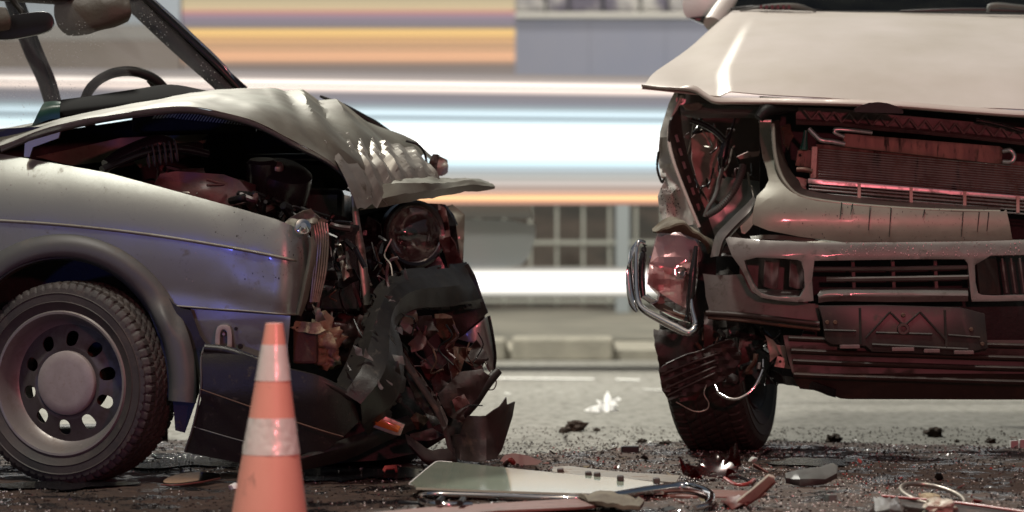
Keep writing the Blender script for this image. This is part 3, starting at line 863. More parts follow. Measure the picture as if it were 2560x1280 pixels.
eng = panel('battery_box', [(385, 462), (400, 435), (440, 428), (560, 436), (600, 452), (640, 500), (560, 520), (470, 500)], 'bay_red', hatch, lambda u, v: 8.12 + .0002 * (520 - v), step=16, thick=.12, crumple=.025, cscale=8)
pbox('engine_block', 560, 470, 860, 640, 8.45, .45, 'bay_glossy', hatch, .02)
pbox('radiator_core', 760, 560, 900, 780, 8.3, .06, 'bay_glossy', hatch, .01)
lathe('air_filter', [(0, .07), (.06, .07), (.085, .055), (.09, .03), (.09, -.1), (.06, -.12)], 'bay_glossy', hatch, frame(P(700, 470, 8.35), (.25, -.4, .9)), 40)
lathe('oil_cap', [(0, .02), (.018, .02), (.022, .012), (.022, -.01)], 'worn_steel', hatch, frame(P(690, 425, 8.3), (.1, -.5, .85)), 20)
lathe('brake_reservoir', [(0, .05), (.035, .05), (.045, .04), (.045, -.06), (.03, -.08)], 'bay_glossy', hatch, frame(P(655, 440, 8.3), (0, -.2, .95)), 24)
re_ = random.Random(21)
for k in range(70):                                   # hoses, leads and pipes through the bay
    u = re_.uniform(420, 860); v = re_.uniform(430, 640) if u > 620 else re_.uniform(430, 500)
    v = max(v, 436 + (u - 420) * .28)
    y = re_.uniform(8.06, 8.40)
    pts = [(u, v, y)]
    for s in range(3):
        u += re_.uniform(-45, 55); v += re_.uniform(-30, 32); y += re_.uniform(-.04, .06)
        pts.append((u, max(v, 420 + (u - 420) * .3), y))
    tube('hose', pts, re_.choice([.003, .004, .006, .009, .012]), re_.choice(['bay_glossy', 'bay_glossy', 'seal_black', 'bay_red', 'worn_steel', 'bay_black']), hatch, n=5, res=7)
tube('slam_rail', [(620, 400, 8.75), (760, 398, 8.76), (870, 404, 8.78)], .018, 'bay_glossy', hatch, n=4)
panel('reflector_scrap', [(815, 405), (862, 395), (880, 430), (868, 470), (820, 500), (808, 450)], 'bay_black', hatch, 8.6, step=20, thick=.005, crumple=.03)

# ---- interior seen through the windscreen
tube('far_pillar', [(300, -30, 9.28), (345, 8, 9.28), (430, 88, 9.29), (510, 160, 9.30), (600, 240, 9.32)], .040, 'pillar_dark', hatch, n=4, res=12, flat=.55)
tube('pillar_seal', [(330, -30, 9.25), (375, 8, 9.25), (462, 88, 9.26), (545, 165, 9.27), (600, 224, 9.29)], .010, 'seal_black', hatch, n=4)
tube('drip_rail', [(345, -30, 9.26), (392, 8, 9.26), (480, 88, 9.27), (562, 168, 9.28), (596, 226, 9.3)], .006, 'chrome', hatch, n=4)
tube('window_divider', [(20, -30, 9.42), (45, 40, 9.42), (80, 130, 9.42), (112, 200, 9.42), (132, 262, 9.42)], .026, 'pillar_dark', hatch, n=4, res=10)
tube('divider_seal', [(44, -30, 9.38), (70, 40, 9.38), (104, 130, 9.38), (134, 200, 9.38), (150, 258, 9.38)], .007, 'seal_black', hatch, n=4)
sheet('windscreen', [[(-70, 342, 8.15), (150, 300, 8.55), (370, 258, 8.95), (585, 224, 9.27)], [(-250, 150, 8.2), (0, 130, 8.56), (240, 115, 8.94), (460, 100, 9.26)], [(-430, -50, 8.25), (-150, -45, 8.58), (90, -42, 8.93), (320, -38, 9.25)]], 'windscreen', hatch, 4, 4, .004)
tube('near_pillar', [(-75, 350, 8.12), (-250, 150, 8.16), (-440, -50, 8.22)], .045, 'silver_paint', hatch, n=4, res=10)
tube('roof_header', [(-440, -58, 8.22), (-150, -40, 8.56), (100, -22, 8.92), (322, -8, 9.25)], .04, 'vinyl', hatch, n=4, res=10)
dash = sheet('dashboard', [[(75, 335, 8.5), (200, 310, 8.55), (350, 285, 8.65), (470, 260, 8.8), (560, 250, 8.95)],
                           [(92, 292, 8.48), (205, 276, 8.53), (350, 258, 8.63), (470, 240, 8.8), (540, 236, 9.0)],
                           [(112, 258, 8.6), (220, 244, 8.66), (340, 226, 8.76), (430, 214, 8.9), (515, 228, 9.08)],
                           [(135, 262, 8.8), (240, 246, 8.84), (350, 230, 8.9), (430, 222, 9.0), (500, 232, 9.15)]], 'dash_black', hatch, 5, 5, .006)
sheet('dash_sheen', [[(78, 318, 8.47), (120, 300, 8.47), (150, 296, 8.47)], [(96, 282, 8.47), (125, 272, 8.47), (150, 268, 8.47)], [(112, 256, 8.49), (135, 254, 8.49), (152, 256, 8.49)]], 'sheen_and_vial_green', dash, 3, 3, .005)  # green reflection on the dash, put in as a coloured plate
sw = P(318, 262, 9.02)
ring = []
for k in range(24):
    a = 2 * math.pi * k / 24
    ring.append((318 + 108 * math.cos(a), 268 - 90 * math.sin(a) - 14 * math.cos(a) * 0, 9.05 - .06 * math.sin(a)))
stw = tube('steering_wheel', ring, .016, 'vinyl', hatch, n=3, res=10, closed=True)
tube('wheel_spoke', [(372, 198, 9.02), (385, 206, 9.03), (400, 216, 9.05), (390, 240, 9.06)], [.012, .018, .02, .012], 'vinyl', stw)
sheet('sun_visor', [[(140, -8, 9.02), (200, -18, 9.02), (270, -28, 9.02), (322, -6, 9.02)], [(136, 30, 9.0), (200, 24, 8.99), (268, 14, 8.99), (326, 12, 9.0)], [(146, 66, 9.0), (205, 66, 8.99), (270, 52, 8.99), (328, 32, 9.0)], [(170, 86, 9.02), (215, 82, 9.01), (275, 68, 9.01), (318, 50, 9.02)]], 'visor_vinyl', hatch, 5, 5, .018, crumple=.006, cscale=14, bevel=.006)
mir = panel('interior_mirror', chaikin([(-20, 60), (10, 40), (112, 26), (130, 38), (134, 68), (108, 84), (20, 100), (-14, 98)], 2), 'seal_black', hatch, 8.6, step=0, thick=.03, bevel=.006)
tube('mirror_stem', [(58, 48, 8.62), (55, 30, 8.63), (40, 12, 8.64), (20, -14, 8.64)], .009, 'vinyl', mir)
sheet('sun_visor', [[(-70, 10, 8.56), (-20, 14, 8.56), (16, 18, 8.56)], [(-70, 50, 8.55), (-20, 55, 8.55), (28, 48, 8.55)], [(-70, 82, 8.56), (-20, 82, 8.56), (26, 72, 8.56)]], 'visor_vinyl', hatch, 5, 5, .016, crumple=.004, cscale=14, bevel=.006)
panel('door_skin', [(-320, 352), (-320, 335), (0, 322), (110, 316), (90, 345), (0, 368), (-200, 385)], 'seal_black', hatch, 8.3, step=40, thick=.02)

# ---- smashed front end
hl = P(1036, 585, 8.98)
hn = Vector((.42, -.9, .02)).normalized()
Mh = frame(hl, hn)
head = lathe('headlamp', [(.0, -.075), (.03, -.07), (.06, -.05), (.083, -.012), (.088, 0), (.096, .004), (.098, -.004), (.098, -.04), (.06, -.085), (0, -.1)], 'lamp_silver', hatch, Mh, 64, disp=lambda p, a, j: Vector((p.x, p.y, p.z + (.0022 * math.sin(a * 3) if 0 < j < 4 else 0))))
lathe('lens', [(0, .03), (.03, .028), (.06, .019), (.08, .007), (.09, -.002)], 'lens_glass', head, Mh, 48)
lathe('bezel', [(.09, .006), (.100, .009), (.108, .002), (.108, -.03), (.1, -.03)], 'bay_glossy', head, Mh, 48)
lathe('bulb_shield', [(0, -.01), (.018, -.014), (.02, -.05), (.012, -.06)], 'bay_glossy', head, Mh, 24)
panel('lamp_panel', [(900, 540), (1010, 505), (1110, 510), (1140, 560), (1150, 640), (1120, 690), (990, 700), (900, 690)], 'bay_glossy', hatch, lambda u, v: 9.08, step=30, thick=.02, crumple=.04, cscale=9)
panel('far_wing_tip', [(1108, 530), (1130, 510), (1162, 536), (1160, 600), (1154, 668), (1135, 640), (1120, 590)], 'silver_dirty', hatch, lambda u, v: 9.3 - .001 * (v - 520) * .3, step=15, thick=.004, crumple=.02, cscale=14)
panel('lamp_bracket', jagged([(1095, 510), (1115, 520), (1125, 590), (1150, 640), (1172, 668), (1150, 690), (1120, 670), (1098, 600)], 4, 2, 3), 'bay_red', hatch, lambda u, v: 9.02, step=15, thick=.004, crumple=.05, cscale=14, fold=.02)
tube('bonnet_stay', [(884, 490, 8.32), (893, 570, 8.31), (904, 640, 8.3), (913, 710, 8.3), (918, 762, 8.3)], [.008, .012, .014, .015, .013], 'worn_steel', hatch, n=4, res=9, flat=.6)
fins = panel('radiator_side', [(775, 545), (812, 548), (818, 600), (806, 680), (796, 740), (776, 760), (782, 650)], 'rust', hatch, 8.0, step=20, thick=.02, crumple=.015)
for k in range(6):
    tube('radiator_rib', [(782 + k * 7, 548 + k * 2, 7.98), (790 + k * 6, 600, 7.98), (784 + k * 6, 680, 7.99), (776 + k * 4, 755, 8.0)], .003, 'worn_steel', fins, n=4, res=6)
panel('torn_flap', jagged([(712, 556), (742, 535), (778, 522), (800, 545), (790, 560), (760, 558), (735, 570)], 2.5, 2, 4), 'silver_dirty', hatch, 7.95, step=12, thick=.002, crumple=.03, cscale=20)
lathe('wing_bolt', [(0, .01), (.008, .01), (.014, .004), (.022, 0), (.024, -.008)], 'chrome', hatch, frame(P(758, 566, 7.9), (.2, -.9, .3)), 18)
scr = random.Random(33)
spec = [([(838, 612), (852, 612), (876, 690), (858, 702)], 'worn_steel', 8.2), ([(850, 600), (858, 602), (884, 690), (876, 694)], 'torn_black', 8.18),
        ([(800, 660), (830, 640), (845, 700), (820, 730), (795, 710)], 'bay_glossy', 8.15), ([(835, 680), (885, 672), (900, 700), (860, 720), (838, 712)], 'bay_black', 8.18),
        ([(862, 760), (905, 745), (930, 770), (905, 830), (868, 850), (850, 800)], 'bay_red', 8.35), ([(885, 705), (905, 762), (900, 770), (880, 712)], 'bay_red', 8.2),
        ([(930, 690), (990, 680), (1020, 690), (960, 710)], 'bay_glossy', 8.6), ([(920, 540), (950, 560), (960, 640), (930, 680), (905, 600)], 'bay_glossy', 8.8),
        ([(780, 760), (800, 770), (815, 800), (790, 810)], 'silver_dirty', 8.0), ([(1000, 700), (1060, 690), (1120, 700), (1090, 730), (1020, 730)], 'torn_black', 8.7)]
for k, (pts, mm, y) in enumerate(spec):
    panel('torn_bracket', jagged(pts, 3, 2, k), mm, hatch, y, step=12, thick=.004, crumple=.05, cscale=16, fold=.02, seed=k)
for k in range(40):                                   # leads, cables and bent strips hanging in the crushed nose
    u = scr.uniform(790, 1010); v = scr.uniform(560, 800); y = scr.uniform(8.15, 8.6)
    pts = [(u, v, y)]
    for s in range(3):
        u += scr.uniform(-22, 26); v += scr.uniform(-10, 48); y += scr.uniform(-.05, .05)
        pts.append((u, v, y))
    tube('cable', pts, scr.choice([.0025, .0035, .005, .008]), scr.choice(['bay_glossy', 'seal_black', 'bay_red', 'worn_steel', 'rust']), hatch, n=4, res=6)
# crash box with torn foam
pbox('crash_box', 732, 815, 792, 910, 7.98, .12, 'rust', hatch, .008)
rock('crash_foam', P(806, 852, 8.08), .050, 'foam', hatch, 5, 1.2, .6, 4)
rock('crash_foam', P(812, 890, 8.1), .04, 'foam', hatch, 8, .8, .6, 4)
panel('foam_tear', jagged([(728, 820), (740, 802), (800, 806), (815, 825), (790, 835), (745, 830)], 4, 3, 6), 'foam', hatch, 7.96, step=12, thick=.01, crumple=.03, cscale=20)
rock('red_insulation', P(885, 850, 8.35), .07, 'bay_red', hatch, 11, 1.0, .8, 4)

# ---- black bumper: flank piece, corner and the strap twisted up across the front
bmp = panel('bumper', [(512, 866), (560, 866), (700, 918), (800, 940), (880, 985), (905, 1010), (902, 1050), (860, 1090), (760, 1170), (640, 1165), (560, 1150), (460, 1130), (480, 1066), (502, 1000), (500, 930), (503, 880)],
      'black_plastic', hatch, lambda u, v: YL(u) - .055 + .0004 * max(0, 905 - v) + .00035 * max(0, v - 985) + .0000045 * max(0, u - 760) ** 2, step=24, thick=.005, crumple=.0015, cscale=6)
tube('bumper_seam', [(500, 973, YL(500) - .060), (600, 1008, YL(600) - .060), (700, 1042, YL(700) - .06), (800, 1075, YL(800) - .054), (858, 1092, YL(858) - .02)], .0020, 'rust', bmp, n=5)
tube('bumper_seam', [(480, 1066, YL(480) - .03), (560, 1090, YL(560) - .025), (640, 1112, YL(640) - .02)], .0018, 'grey_plastic', bmp, n=5)
tube('bumper_rim', [(510, 868, YL(510) - .04), (502, 900, YL(502) - .052), (502, 970, YL(502) - .058), (484, 1060, YL(484) - .04), (462, 1128, YL(462) - .015)], .003, 'grey_plastic', bmp, n=5)
tube('bumper_top_roll', [(512, 870, YL(512) - .04), (580, 880, YL(580) - .035), (700, 925, YL(700) - .035), (800, 952, YL(800) - .035), (880, 992, YL(880) + .01)], .013, 'black_plastic', bmp, n=5)
sheet('bumper_skirt', [[(740, 1178, 7.86), (860, 1150, 7.95), (960, 1105, 8.1), (1040, 1070, 8.3)], [(735, 1150, 7.84), (850, 1120, 7.9), (945, 1085, 8.05), (1030, 1055, 8.25)], [(780, 1130, 7.88), (870, 1095, 7.95), (950, 1065, 8.1), (1020, 1040, 8.3)]], 'black_plastic', hatch, 5, 5, .005)
sheet('bumper_strap', [[(838, 962, 7.90), (868, 905, 7.96), (890, 850, 8.02), (915, 780, 8.10), (945, 715, 8.22), (1005, 678, 8.4), (1080, 668, 8.62), (1165, 656, 8.9)],
                       [(862, 985, 7.84), (905, 920, 7.88), (925, 860, 7.95), (940, 800, 8.04), (968, 738, 8.15), (1020, 700, 8.33), (1085, 690, 8.56), (1170, 684, 8.84)],
                       [(900, 1010, 7.84), (945, 955, 7.86), (968, 900, 7.93), (972, 830, 8.04), (985, 770, 8.14), (1030, 728, 8.3), (1092, 720, 8.5), (1185, 712, 8.8)],
                       [(905, 1060, 7.90), (970, 1015, 7.93), (1002, 950, 8.0), (1003, 870, 8.1), (992, 812, 8.18), (1030, 772, 8.32), (1095, 766, 8.52), (1202, 746, 8.8)],
                       [(920, 1085, 8.0), (985, 1030, 8.02), (1012, 960, 8.1), (1008, 880, 8.2), (990, 815, 8.3), (1035, 776, 8.42), (1100, 772, 8.6), (1210, 770, 8.86)]],
      'black_plastic', hatch, 16, 10, .006, crumple=.004, cscale=9, seed=4, linv=True, split=25, drop=lambda u, v, s_, t: (t > .80 and nz((u * .02, v * .02, 0), 1.3, 4) > -.02) or (t < .10 and nz((u * .03, v * .03, 2), 1.5, 9) > .22))
panel('bumper_end', [(1110, 700), (1170, 658), (1188, 690), (1205, 740), (1220, 782), (1180, 815), (1142, 850), (1110, 860), (1095, 770)], 'black_plastic', hatch, lambda u, v: 8.86 + .0006 * (1170 - u) * .3, step=20, thick=.006, crumple=.015, cscale=9)
panel('bumper_corner', [(1145, 848), (1218, 792), (1226, 800), (1234, 850), (1238, 920), (1226, 928), (1215, 900), (1200, 870), (1185, 858)], 'silver_paint', hatch, lambda u, v: 8.84 + .00002 * (u - 1180) ** 2 * .5, step=15, thick=.006, bevel=.002)
tube('corner_trim', [(1222, 790, 8.83), (1232, 840, 8.84), (1238, 890, 8.86), (1234, 932, 8.88)], .005, 'bay_glossy', hatch)
spec = [([(1005, 785), (1040, 775), (1045, 800), (1025, 812), (1040, 825), (1025, 835), (1000, 810)], 'bare_metal', 8.38), ([(1040, 790), (1080, 790), (1095, 830), (1060, 860), (1035, 830)], 'torn_black', 8.42),
        ([(1085, 785), (1130, 790), (1140, 850), (1120, 880), (1090, 830)], 'rust', 8.5), ([(1020, 860), (1050, 825), (1066, 845), (1056, 872), (1028, 880)], 'bay_red', 8.36),
        ([(1050, 905), (1125, 862), (1134, 875), (1130, 920), (1080, 960), (1052, 920)], 'bay_red', 8.55), ([(1078, 950), (1120, 905), (1130, 940), (1125, 990), (1090, 1000)], 'bay_red', 8.5),
        ([(1160, 880), (1190, 850), (1215, 880), (1222, 900), (1200, 915), (1150, 900)], 'torn_black', 8.72), ([(1130, 865), (1180, 870), (1150, 930), (1110, 960)], 'rust', 8.6),
        ([(1182, 905), (1200, 895), (1208, 925), (1190, 930)], 'bare_metal', 8.7), ([(1010, 870), (1060, 950), (1120, 1050), (1110, 1075), (1060, 1000), (1005, 900)], 'torn_black', 8.3)]
for k, (pts, mm, y) in enumerate(spec):
    panel('torn_bracket', jagged(pts, 4, 2, k + 50), mm, hatch, y, step=12, thick=.004, crumple=.06, cscale=14, fold=.03, seed=k + 9)
panel('crash_beam', [(1000, 780), (1210, 760), (1215, 900), (1150, 1000), (1050, 1040), (1000, 960)], 'bay_black', hatch, 8.9, step=40, thick=.02, crumple=.03)
tube('beam_strip', [(1005, 890, 8.2), (1050, 960, 8.22), (1090, 1020, 8.24), (1115, 1080, 8.26), (1128, 1130, 8.27)], .011, 'torn_black', hatch, n=4, flat=.5)
tube('beam_strip', [(1140, 1040, 8.55), (1180, 1000, 8.56), (1215, 960, 8.58), (1248, 926, 8.6)], [.03, .026, .018, .012], 'black_plastic', hatch, n=4, flat=.5)
panel('torn_skirt', jagged([(1095, 985), (1150, 930), (1205, 922), (1225, 940), (1200, 985), (1160, 1030), (1165, 1060), (1120, 1040)], 3, 3, 77), 'torn_black', hatch, lambda u, v: 8.42, step=16, thick=.004, crumple=.05, cscale=8, fold=.01)
panel('torn_skirt', [(1160, 1052), (1168, 1040), (1215, 1040), (1250, 1015), (1266, 992), (1268, 1012), (1288, 1004), (1282, 1040), (1268, 1085), (1255, 1125), (1240, 1148), (1190, 1155), (1150, 1150), (1128, 1130), (1120, 1090), (1150, 1085)], 'torn_black', hatch, lambda u, v: 8.36 + .00002 * (u - 1200) ** 2, step=16, thick=.004, crumple=.05, cscale=7, fold=.008, seed=3)
sheet('torn_skirt', [[(1015, 1080, 8.2), (1060, 1120, 8.2), (1110, 1125, 8.25), (1135, 1120, 8.3)], [(1020, 1110, 8.16), (1060, 1145, 8.17), (1110, 1150, 8.22), (1140, 1145, 8.28)], [(1035, 1135, 8.2), (1070, 1165, 8.2), (1110, 1165, 8.25), (1150, 1155, 8.3)]], 'torn_black', hatch, 5, 4, .004, crumple=.02, cscale=10)
panel('indicator', [(905, 1022), (918, 1020), (1012, 1062), (1000, 1090), (985, 1088), (892, 1054)], 'worn_steel', hatch, 7.97, step=0, thick=.03, bevel=.002)
panel('indicator_lens', [(908, 1030), (1002, 1066), (995, 1082), (898, 1050)], 'amber_lens', hatch, 7.962, step=0, thick=.02, bevel=.003)
for k in range(14):
    u = scr.uniform(1000, 1200); v = scr.uniform(800, 1000); y = scr.uniform(8.3, 8.6)
    tube('cable', [(u, v, y), (u + scr.uniform(-15, 15), v + 30, y), (u + scr.uniform(-25, 25), v + 60, y + .02), (u + scr.uniform(-20, 40), v + scr.uniform(50, 110), y)], scr.choice([.002, .003, .004]), scr.choice(['bay_red', 'seal_black', 'rust']), hatch, n=5, res=6)
tube('cable', [(1212, 905, 8.75), (1222, 925, 8.75), (1240, 950, 8.75), (1235, 972, 8.75), (1216, 975, 8.75)], .002, 'bay_red', hatch)
tube('far_sill', [(-400, 1100, 9.2), (100, 1085, 9.25), (420, 1080, 9.3)], .03, 'bay_black', hatch, n=3)
panel('under_bumper', [(830, 985), (1000, 960), (1110, 1000), (1120, 1090), (1060, 1128), (960, 1150), (800, 1160), (760, 1100)], 'bay_black', hatch, 8.5, step=40, thick=.2, crumple=.03)
panel('tray_front', [(690, 870), (900, 860), (960, 1000), (900, 1040), (700, 1000)], 'bay_black', hatch, 8.35, step=40, thick=.02, crumple=.03)
panel('torn_skirt', jagged([(1085, 1010), (1130, 1020), (1168, 1050), (1160, 1088), (1125, 1100), (1090, 1085), (1060, 1050)], 3, 2, 41), 'torn_black', hatch, 8.5, step=14, thick=.004, crumple=.04, cscale=9)
for k, (pts, mm, y_) in enumerate((([(1000, 905), (1022, 900), (1060, 985), (1100, 1060), (1082, 1068), (1040, 1000)], 'black_plastic', 8.24), ([(1025, 1085), (1080, 1070), (1110, 1088), (1070, 1102), (1030, 1100)], 'torn_black', 8.3),
                                   ([(1010, 1065), (1040, 1030), (1075, 1045), (1050, 1075)], 'rust', 8.32), ([(1130, 1000), (1160, 985), (1172, 1010), (1140, 1030)], 'bay_red', 8.38))):
    panel('torn_bracket', jagged(pts, 3, 2, k + 130), mm, hatch, y_, step=12, thick=.004, crumple=.04, cscale=14, seed=k + 3)
rc = random.Random(91)
for k in range(16):                                   # scuffs, snapped clips and splinters along the torn strap
    u, v, y = [(875, 930, 7.84), (905, 870, 7.89), (935, 800, 7.98), (965, 730, 8.1), (1010, 700, 8.3), (960, 960, 7.84), (985, 900, 7.9), (985, 830, 8.02)][k % 8]
    u += rc.uniform(-18, 18); v += rc.uniform(-22, 22)
    pts = [(u + rc.uniform(-16, 16), v + rc.uniform(-16, 16)) for _ in range(3)] + [(u + rc.uniform(4, 22), v + rc.uniform(6, 26))]
    cu, cv = sum(p[0] for p in pts) / 4, sum(p[1] for p in pts) / 4
    pts.sort(key=lambda p: math.atan2(p[1] - cv, p[0] - cu))
    panel('splinter', jagged(pts, 2, 2, k), rc.choice(['black_plastic', 'torn_black', 'grey_plastic']), hatch, y - .012, step=9, thick=.003, crumple=.02, cscale=18, seed=k)
# floor, far wheel
c = Vector((-.75, 9.35, .285))
make_tyre('far_tyre', frame(c, wn_, (wn_.y, -wn_.x, 0)), .287, .18, .2, hatch, seg=160)
panel('under_tray', [(500, 1090), (880, 1090), (880, 1120), (500, 1120)], 'bay_black', hatch, lambda u, v: 8.6, step=0, thick=.3)
# ------------------------------------------------------------------ pale SUV, facing the camera
mat('white_paint', (0.56, 0.515, 0.485), 0.46, 0.1, coat=0.12, flakes=0.1, col2=(0.45, 0.41, 0.36), nscale=2.2, amount=0.45, dirt=(0.38, 0.33, 0.26), dscale=40, dlo=0.64, dhi=0.78, rough2=0.6)
mat('grey_green_paint', (0.26, 0.265, 0.22), 0.36, 0.2, coat=0.4, col2=(0.17, 0.17, 0.14), nscale=4, amount=0.4, dirt=(0.10, 0.09, 0.07), dscale=24, dlo=0.60, dhi=0.72, rough2=0.7)
mat('bumper_paint', (0.19, 0.185, 0.175), 0.42, 0.2, coat=0.25, col2=(0.11, 0.10, 0.095), nscale=6, amount=0.4, dirt=(0.07, 0.06, 0.05), dscale=22, dlo=0.56, dhi=0.7, rough2=0.75)
mat('valance_black', (0.042, 0.030, 0.026), 0.45, col2=(0.025, 0.018, 0.016), nscale=5, dirt=(0.085, 0.055, 0.04), dscale=10, dlo=0.52, dhi=0.75, rough2=0.8)
mat('radiator_fin', (0.30, 0.17, 0.15), 0.5, 0.4, col2=(0.12, 0.06, 0.055), nscale=14, amount=0.4, bump=0.6, bscale=160, dirt=(0.03, 0.02, 0.02), dscale=9, dlo=0.58, dhi=0.66, stretch=(3, 3, .6))
mat('tank_brown', (0.20, 0.12, 0.09), 0.5, 0.3, col2=(0.10, 0.06, 0.05), nscale=10, dirt=(0.02, 0.015, 0.012), dscale=12, dlo=0.56, dhi=0.66, stretch=(3, 3, .6))
mat('truss_plastic', (0.13, 0.085, 0.085), 0.5, dirt=(0.06, 0.05, 0.05), dscale=14, dlo=.5, dhi=.7)
mat('alloy', (0.50, 0.50, 0.50), 0.3, 0.9, dirt=(0.15, 0.12, 0.1), dscale=25, dlo=0.5, dhi=0.7)
mat('wheelhouse_pink', (0.55, 0.38, 0.34), 0.5, 0.1, col2=(0.42, 0.27, 0.24), nscale=6, dirt=(0.05, 0.03, 0.03), dscale=10, dlo=0.56, dhi=0.68)
mat('plate_black', (0.016, 0.014, 0.014), 0.38, col2=(0.03, 0.024, 0.022), nscale=9, dirt=(0.06, 0.045, 0.035), dscale=18, dlo=0.55, dhi=0.75)
mat('brown_rag', (0.16, 0.14, 0.10), 0.9, col2=(0.08, 0.065, 0.045), nscale=10, bump=0.5, bscale=30)
mat('lamp_reflector', (0.82, 0.62, 0.62), 0.25, 0.15, coat=.7)
mat('mirror_white', (0.86, 0.87, 0.86), 0.35, coat=.4)
mat('clod_speck', (.10, .085, .06), .8)
thin_glass('dark_screen', (0.10, 0.115, 0.10), 0.25, speck=0.35, haze=0.10, hazecol=(0.20, 0.22, 0.18))
thin_glass('pink_lens', (0.96, 0.86, 0.86), 0.5, rough=0.04)

suv = thing('suv', (1.0, 10.2, 0), 'pale SUV wreck facing us with smashed grille, bared radiator and hanging headlamp', 'car')
def YR(u):                                            # front face of the SUV, wrapping back at its corner
    return 8.62 + (0.0000016 * (1960 - u) ** 2 if u < 1960 else 0) + (0.0000016 * (u - 2640) ** 2 if u > 2640 else 0)

# ---- bonnet
r0 = [(1832, 28, 9.95), (1900, 24, 9.95), (2050, 29, 9.95), (2250, 33, 9.95), (2450, 37, 9.95), (2620, 40, 9.95), (2760, 44, 9.95), (2830, 50, 9.95)]
r1 = [(1775, 72, 9.65), (1850, 66, 9.62), (2030, 60, 9.6), (2250, 62, 9.6), (2450, 66, 9.6), (2640, 70, 9.6), (2800, 78, 9.62), (2880, 90, 9.65)]
r2 = [(1712, 122, 9.38), (1815, 118, 9.30), (2010, 112, 9.25), (2250, 114, 9.24), (2460, 118, 9.24), (2670, 124, 9.25), (2840, 132, 9.3), (2940, 140, 9.38)]
r3 = [(1640, 172, 9.15), (1770, 172, 9.05), (1990, 172, 8.95), (2250, 176, 8.92), (2480, 184, 8.92), (2700, 190, 8.95), (2880, 196, 9.05), (3000, 200, 9.15)]
r4 = [(1616, 200, 9.02), (1762, 206, 8.88), (1980, 222, 8.78), (2250, 228, 8.75), (2480, 244, 8.75), (2720, 250, 8.78), (2900, 240, 8.88), (3020, 230, 9.02)]
r5 = [(1604, 216, 8.98), (1756, 226, 8.82), (1970, 250, 8.70), (2250, 262, 8.66), (2480, 280, 8.66), (2740, 290, 8.70), (2920, 270, 8.82), (3040, 250, 8.98)]
def hood_step(u, v):                                  # pressed swage line with a soft dent beside it
    uc = 1868 - (v - 60) * .52 if v < 175 else 1808 + (v - 175) * .06
    t = max(-1.0, min(1.0, (u - uc) / 17.0))
    d = .010 * (t * (1.5 - .5 * t * t)) * max(0.0, min(1.0, (v - 45) / 60.0))
    d -= .007 * math.exp(-((u - uc + 75) / 60.0) ** 2 - ((v - 170) / 45.0) ** 2)
    d += .004 * math.sin((u - 1900) * .012) * max(0.0, min(1.0, (v - 130) / 90.0))
    return d
hd = sheet('bonnet', [r0, r1, r2, r3, r4, r5], 'white_paint', suv, 26, 7, .003, crumple=.004, cscale=1.6, seed=2, dispf=hood_step)
def bon(u, v, Y): return (u, v, Y)
# front return of the bonnet with the latch notch
lip = [(1604, 214, 8.985), (1650, 220, 8.93), (1690, 222, 8.88), (1735, 228, 8.83), (1765, 246, 8.79), (1790, 257, 8.76), (1850, 258, 8.73), (1960, 259, 8.70), (2060, 261, 8.68), (2130, 263, 8.665), (2250, 268, 8.655), (2400, 280, 8.655), (2560, 291, 8.66), (2740, 298, 8.70), (2900, 282, 8.82), (3040, 250, 8.98)]
sheet('bonnet_front_edge', [[(q[0], q[1] - 14 if i in range(3, 14) else q[1] - 3, q[2] - .004) for i, q in enumerate(lip)], [(q[0], q[1] - 3, q[2] - .012) for q in lip], [(q[0], q[1] + 2, q[2] + .002) for q in lip], [(q[0], q[1] + 3, q[2] + .05) for q in lip]], 'white_paint', hd, 4, 3, .002)
panel('latch_notch', [(2136, 272), (2150, 264), (2172, 257), (2196, 255), (2220, 258), (2242, 266), (2258, 276), (2258, 284), (2136, 280)], 'bay_black', hd, 8.632, step=0, thick=.012)

# ---- screen, scuttle, wipers, mirror
ws = sheet('windscreen', [[(1835, 22, 10.0), (2100, 26, 10.0), (2400, 30, 10.0), (2800, 40, 10.0)], [(1880, -80, 10.3), (2120, -80, 10.3), (2400, -76, 10.3), (2740, -66, 10.3)], [(1930, -200, 10.6), (2140, -200, 10.6), (2400, -196, 10.6), (2680, -186, 10.6)]], 'dark_screen', suv, 4, 4, .005)
panel('cabin_dark', [(1840, -190), (2760, -180), (2800, 60), (1830, 50)], 'bay_black', suv, 11.2, step=0, thick=.05)
tube('scuttle', [(1826, 34, 9.99), (2100, 33, 9.99), (2400, 36, 9.99), (2820, 46, 9.99)], .011, 'seal_black', suv, n=4)
wp = tube('wiper', [(1826, 22, 9.93), (1880, 18, 9.92), (1940, 20, 9.92), (2010, 22, 9.92), (2060, 27, 9.93)], [.004, .008, .008, .006, .003], 'seal_black', suv, n=4)
tube('wiper_arm', [(1850, 26, 9.92), (1930, 14, 9.9), (1995, 15, 9.9), (2040, 28, 9.92)], [.004, .007, .009, .004], 'grey_plastic', wp, n=4, flat=.6)
for k in range(6):
    p = P(1902 + k * 14, 19, 9.9)
    box('wiper_clip', (p.x - .004, 9.89, p.z - .006), (p.x + .004, 9.91, p.z + .008), 'seal_black', wp)
wp2 = tube('wiper', [(2250, 28, 9.93), (2330, 26, 9.92), (2440, 24, 9.91), (2560, 28, 9.9), (2680, 32, 9.9)], [.004, .008, .008, .008, .004], 'seal_black', suv, n=4)
tube('wiper_arm', [(2470, 30, 9.88), (2475, 16, 9.88), (2500, 13, 9.88), (2560, 18, 9.88), (2660, 26, 9.9)], [.008, .010, .010, .008, .005], 'grey_plastic', wp2, n=4, flat=.7)
tube('windscreen_pillar', [(1782, 62, 10.0), (1802, 32, 10.05), (1838, -20, 10.2), (1890, -120, 10.5), (1930, -200, 10.7)], .036, 'white_paint', suv, n=4, res=12)
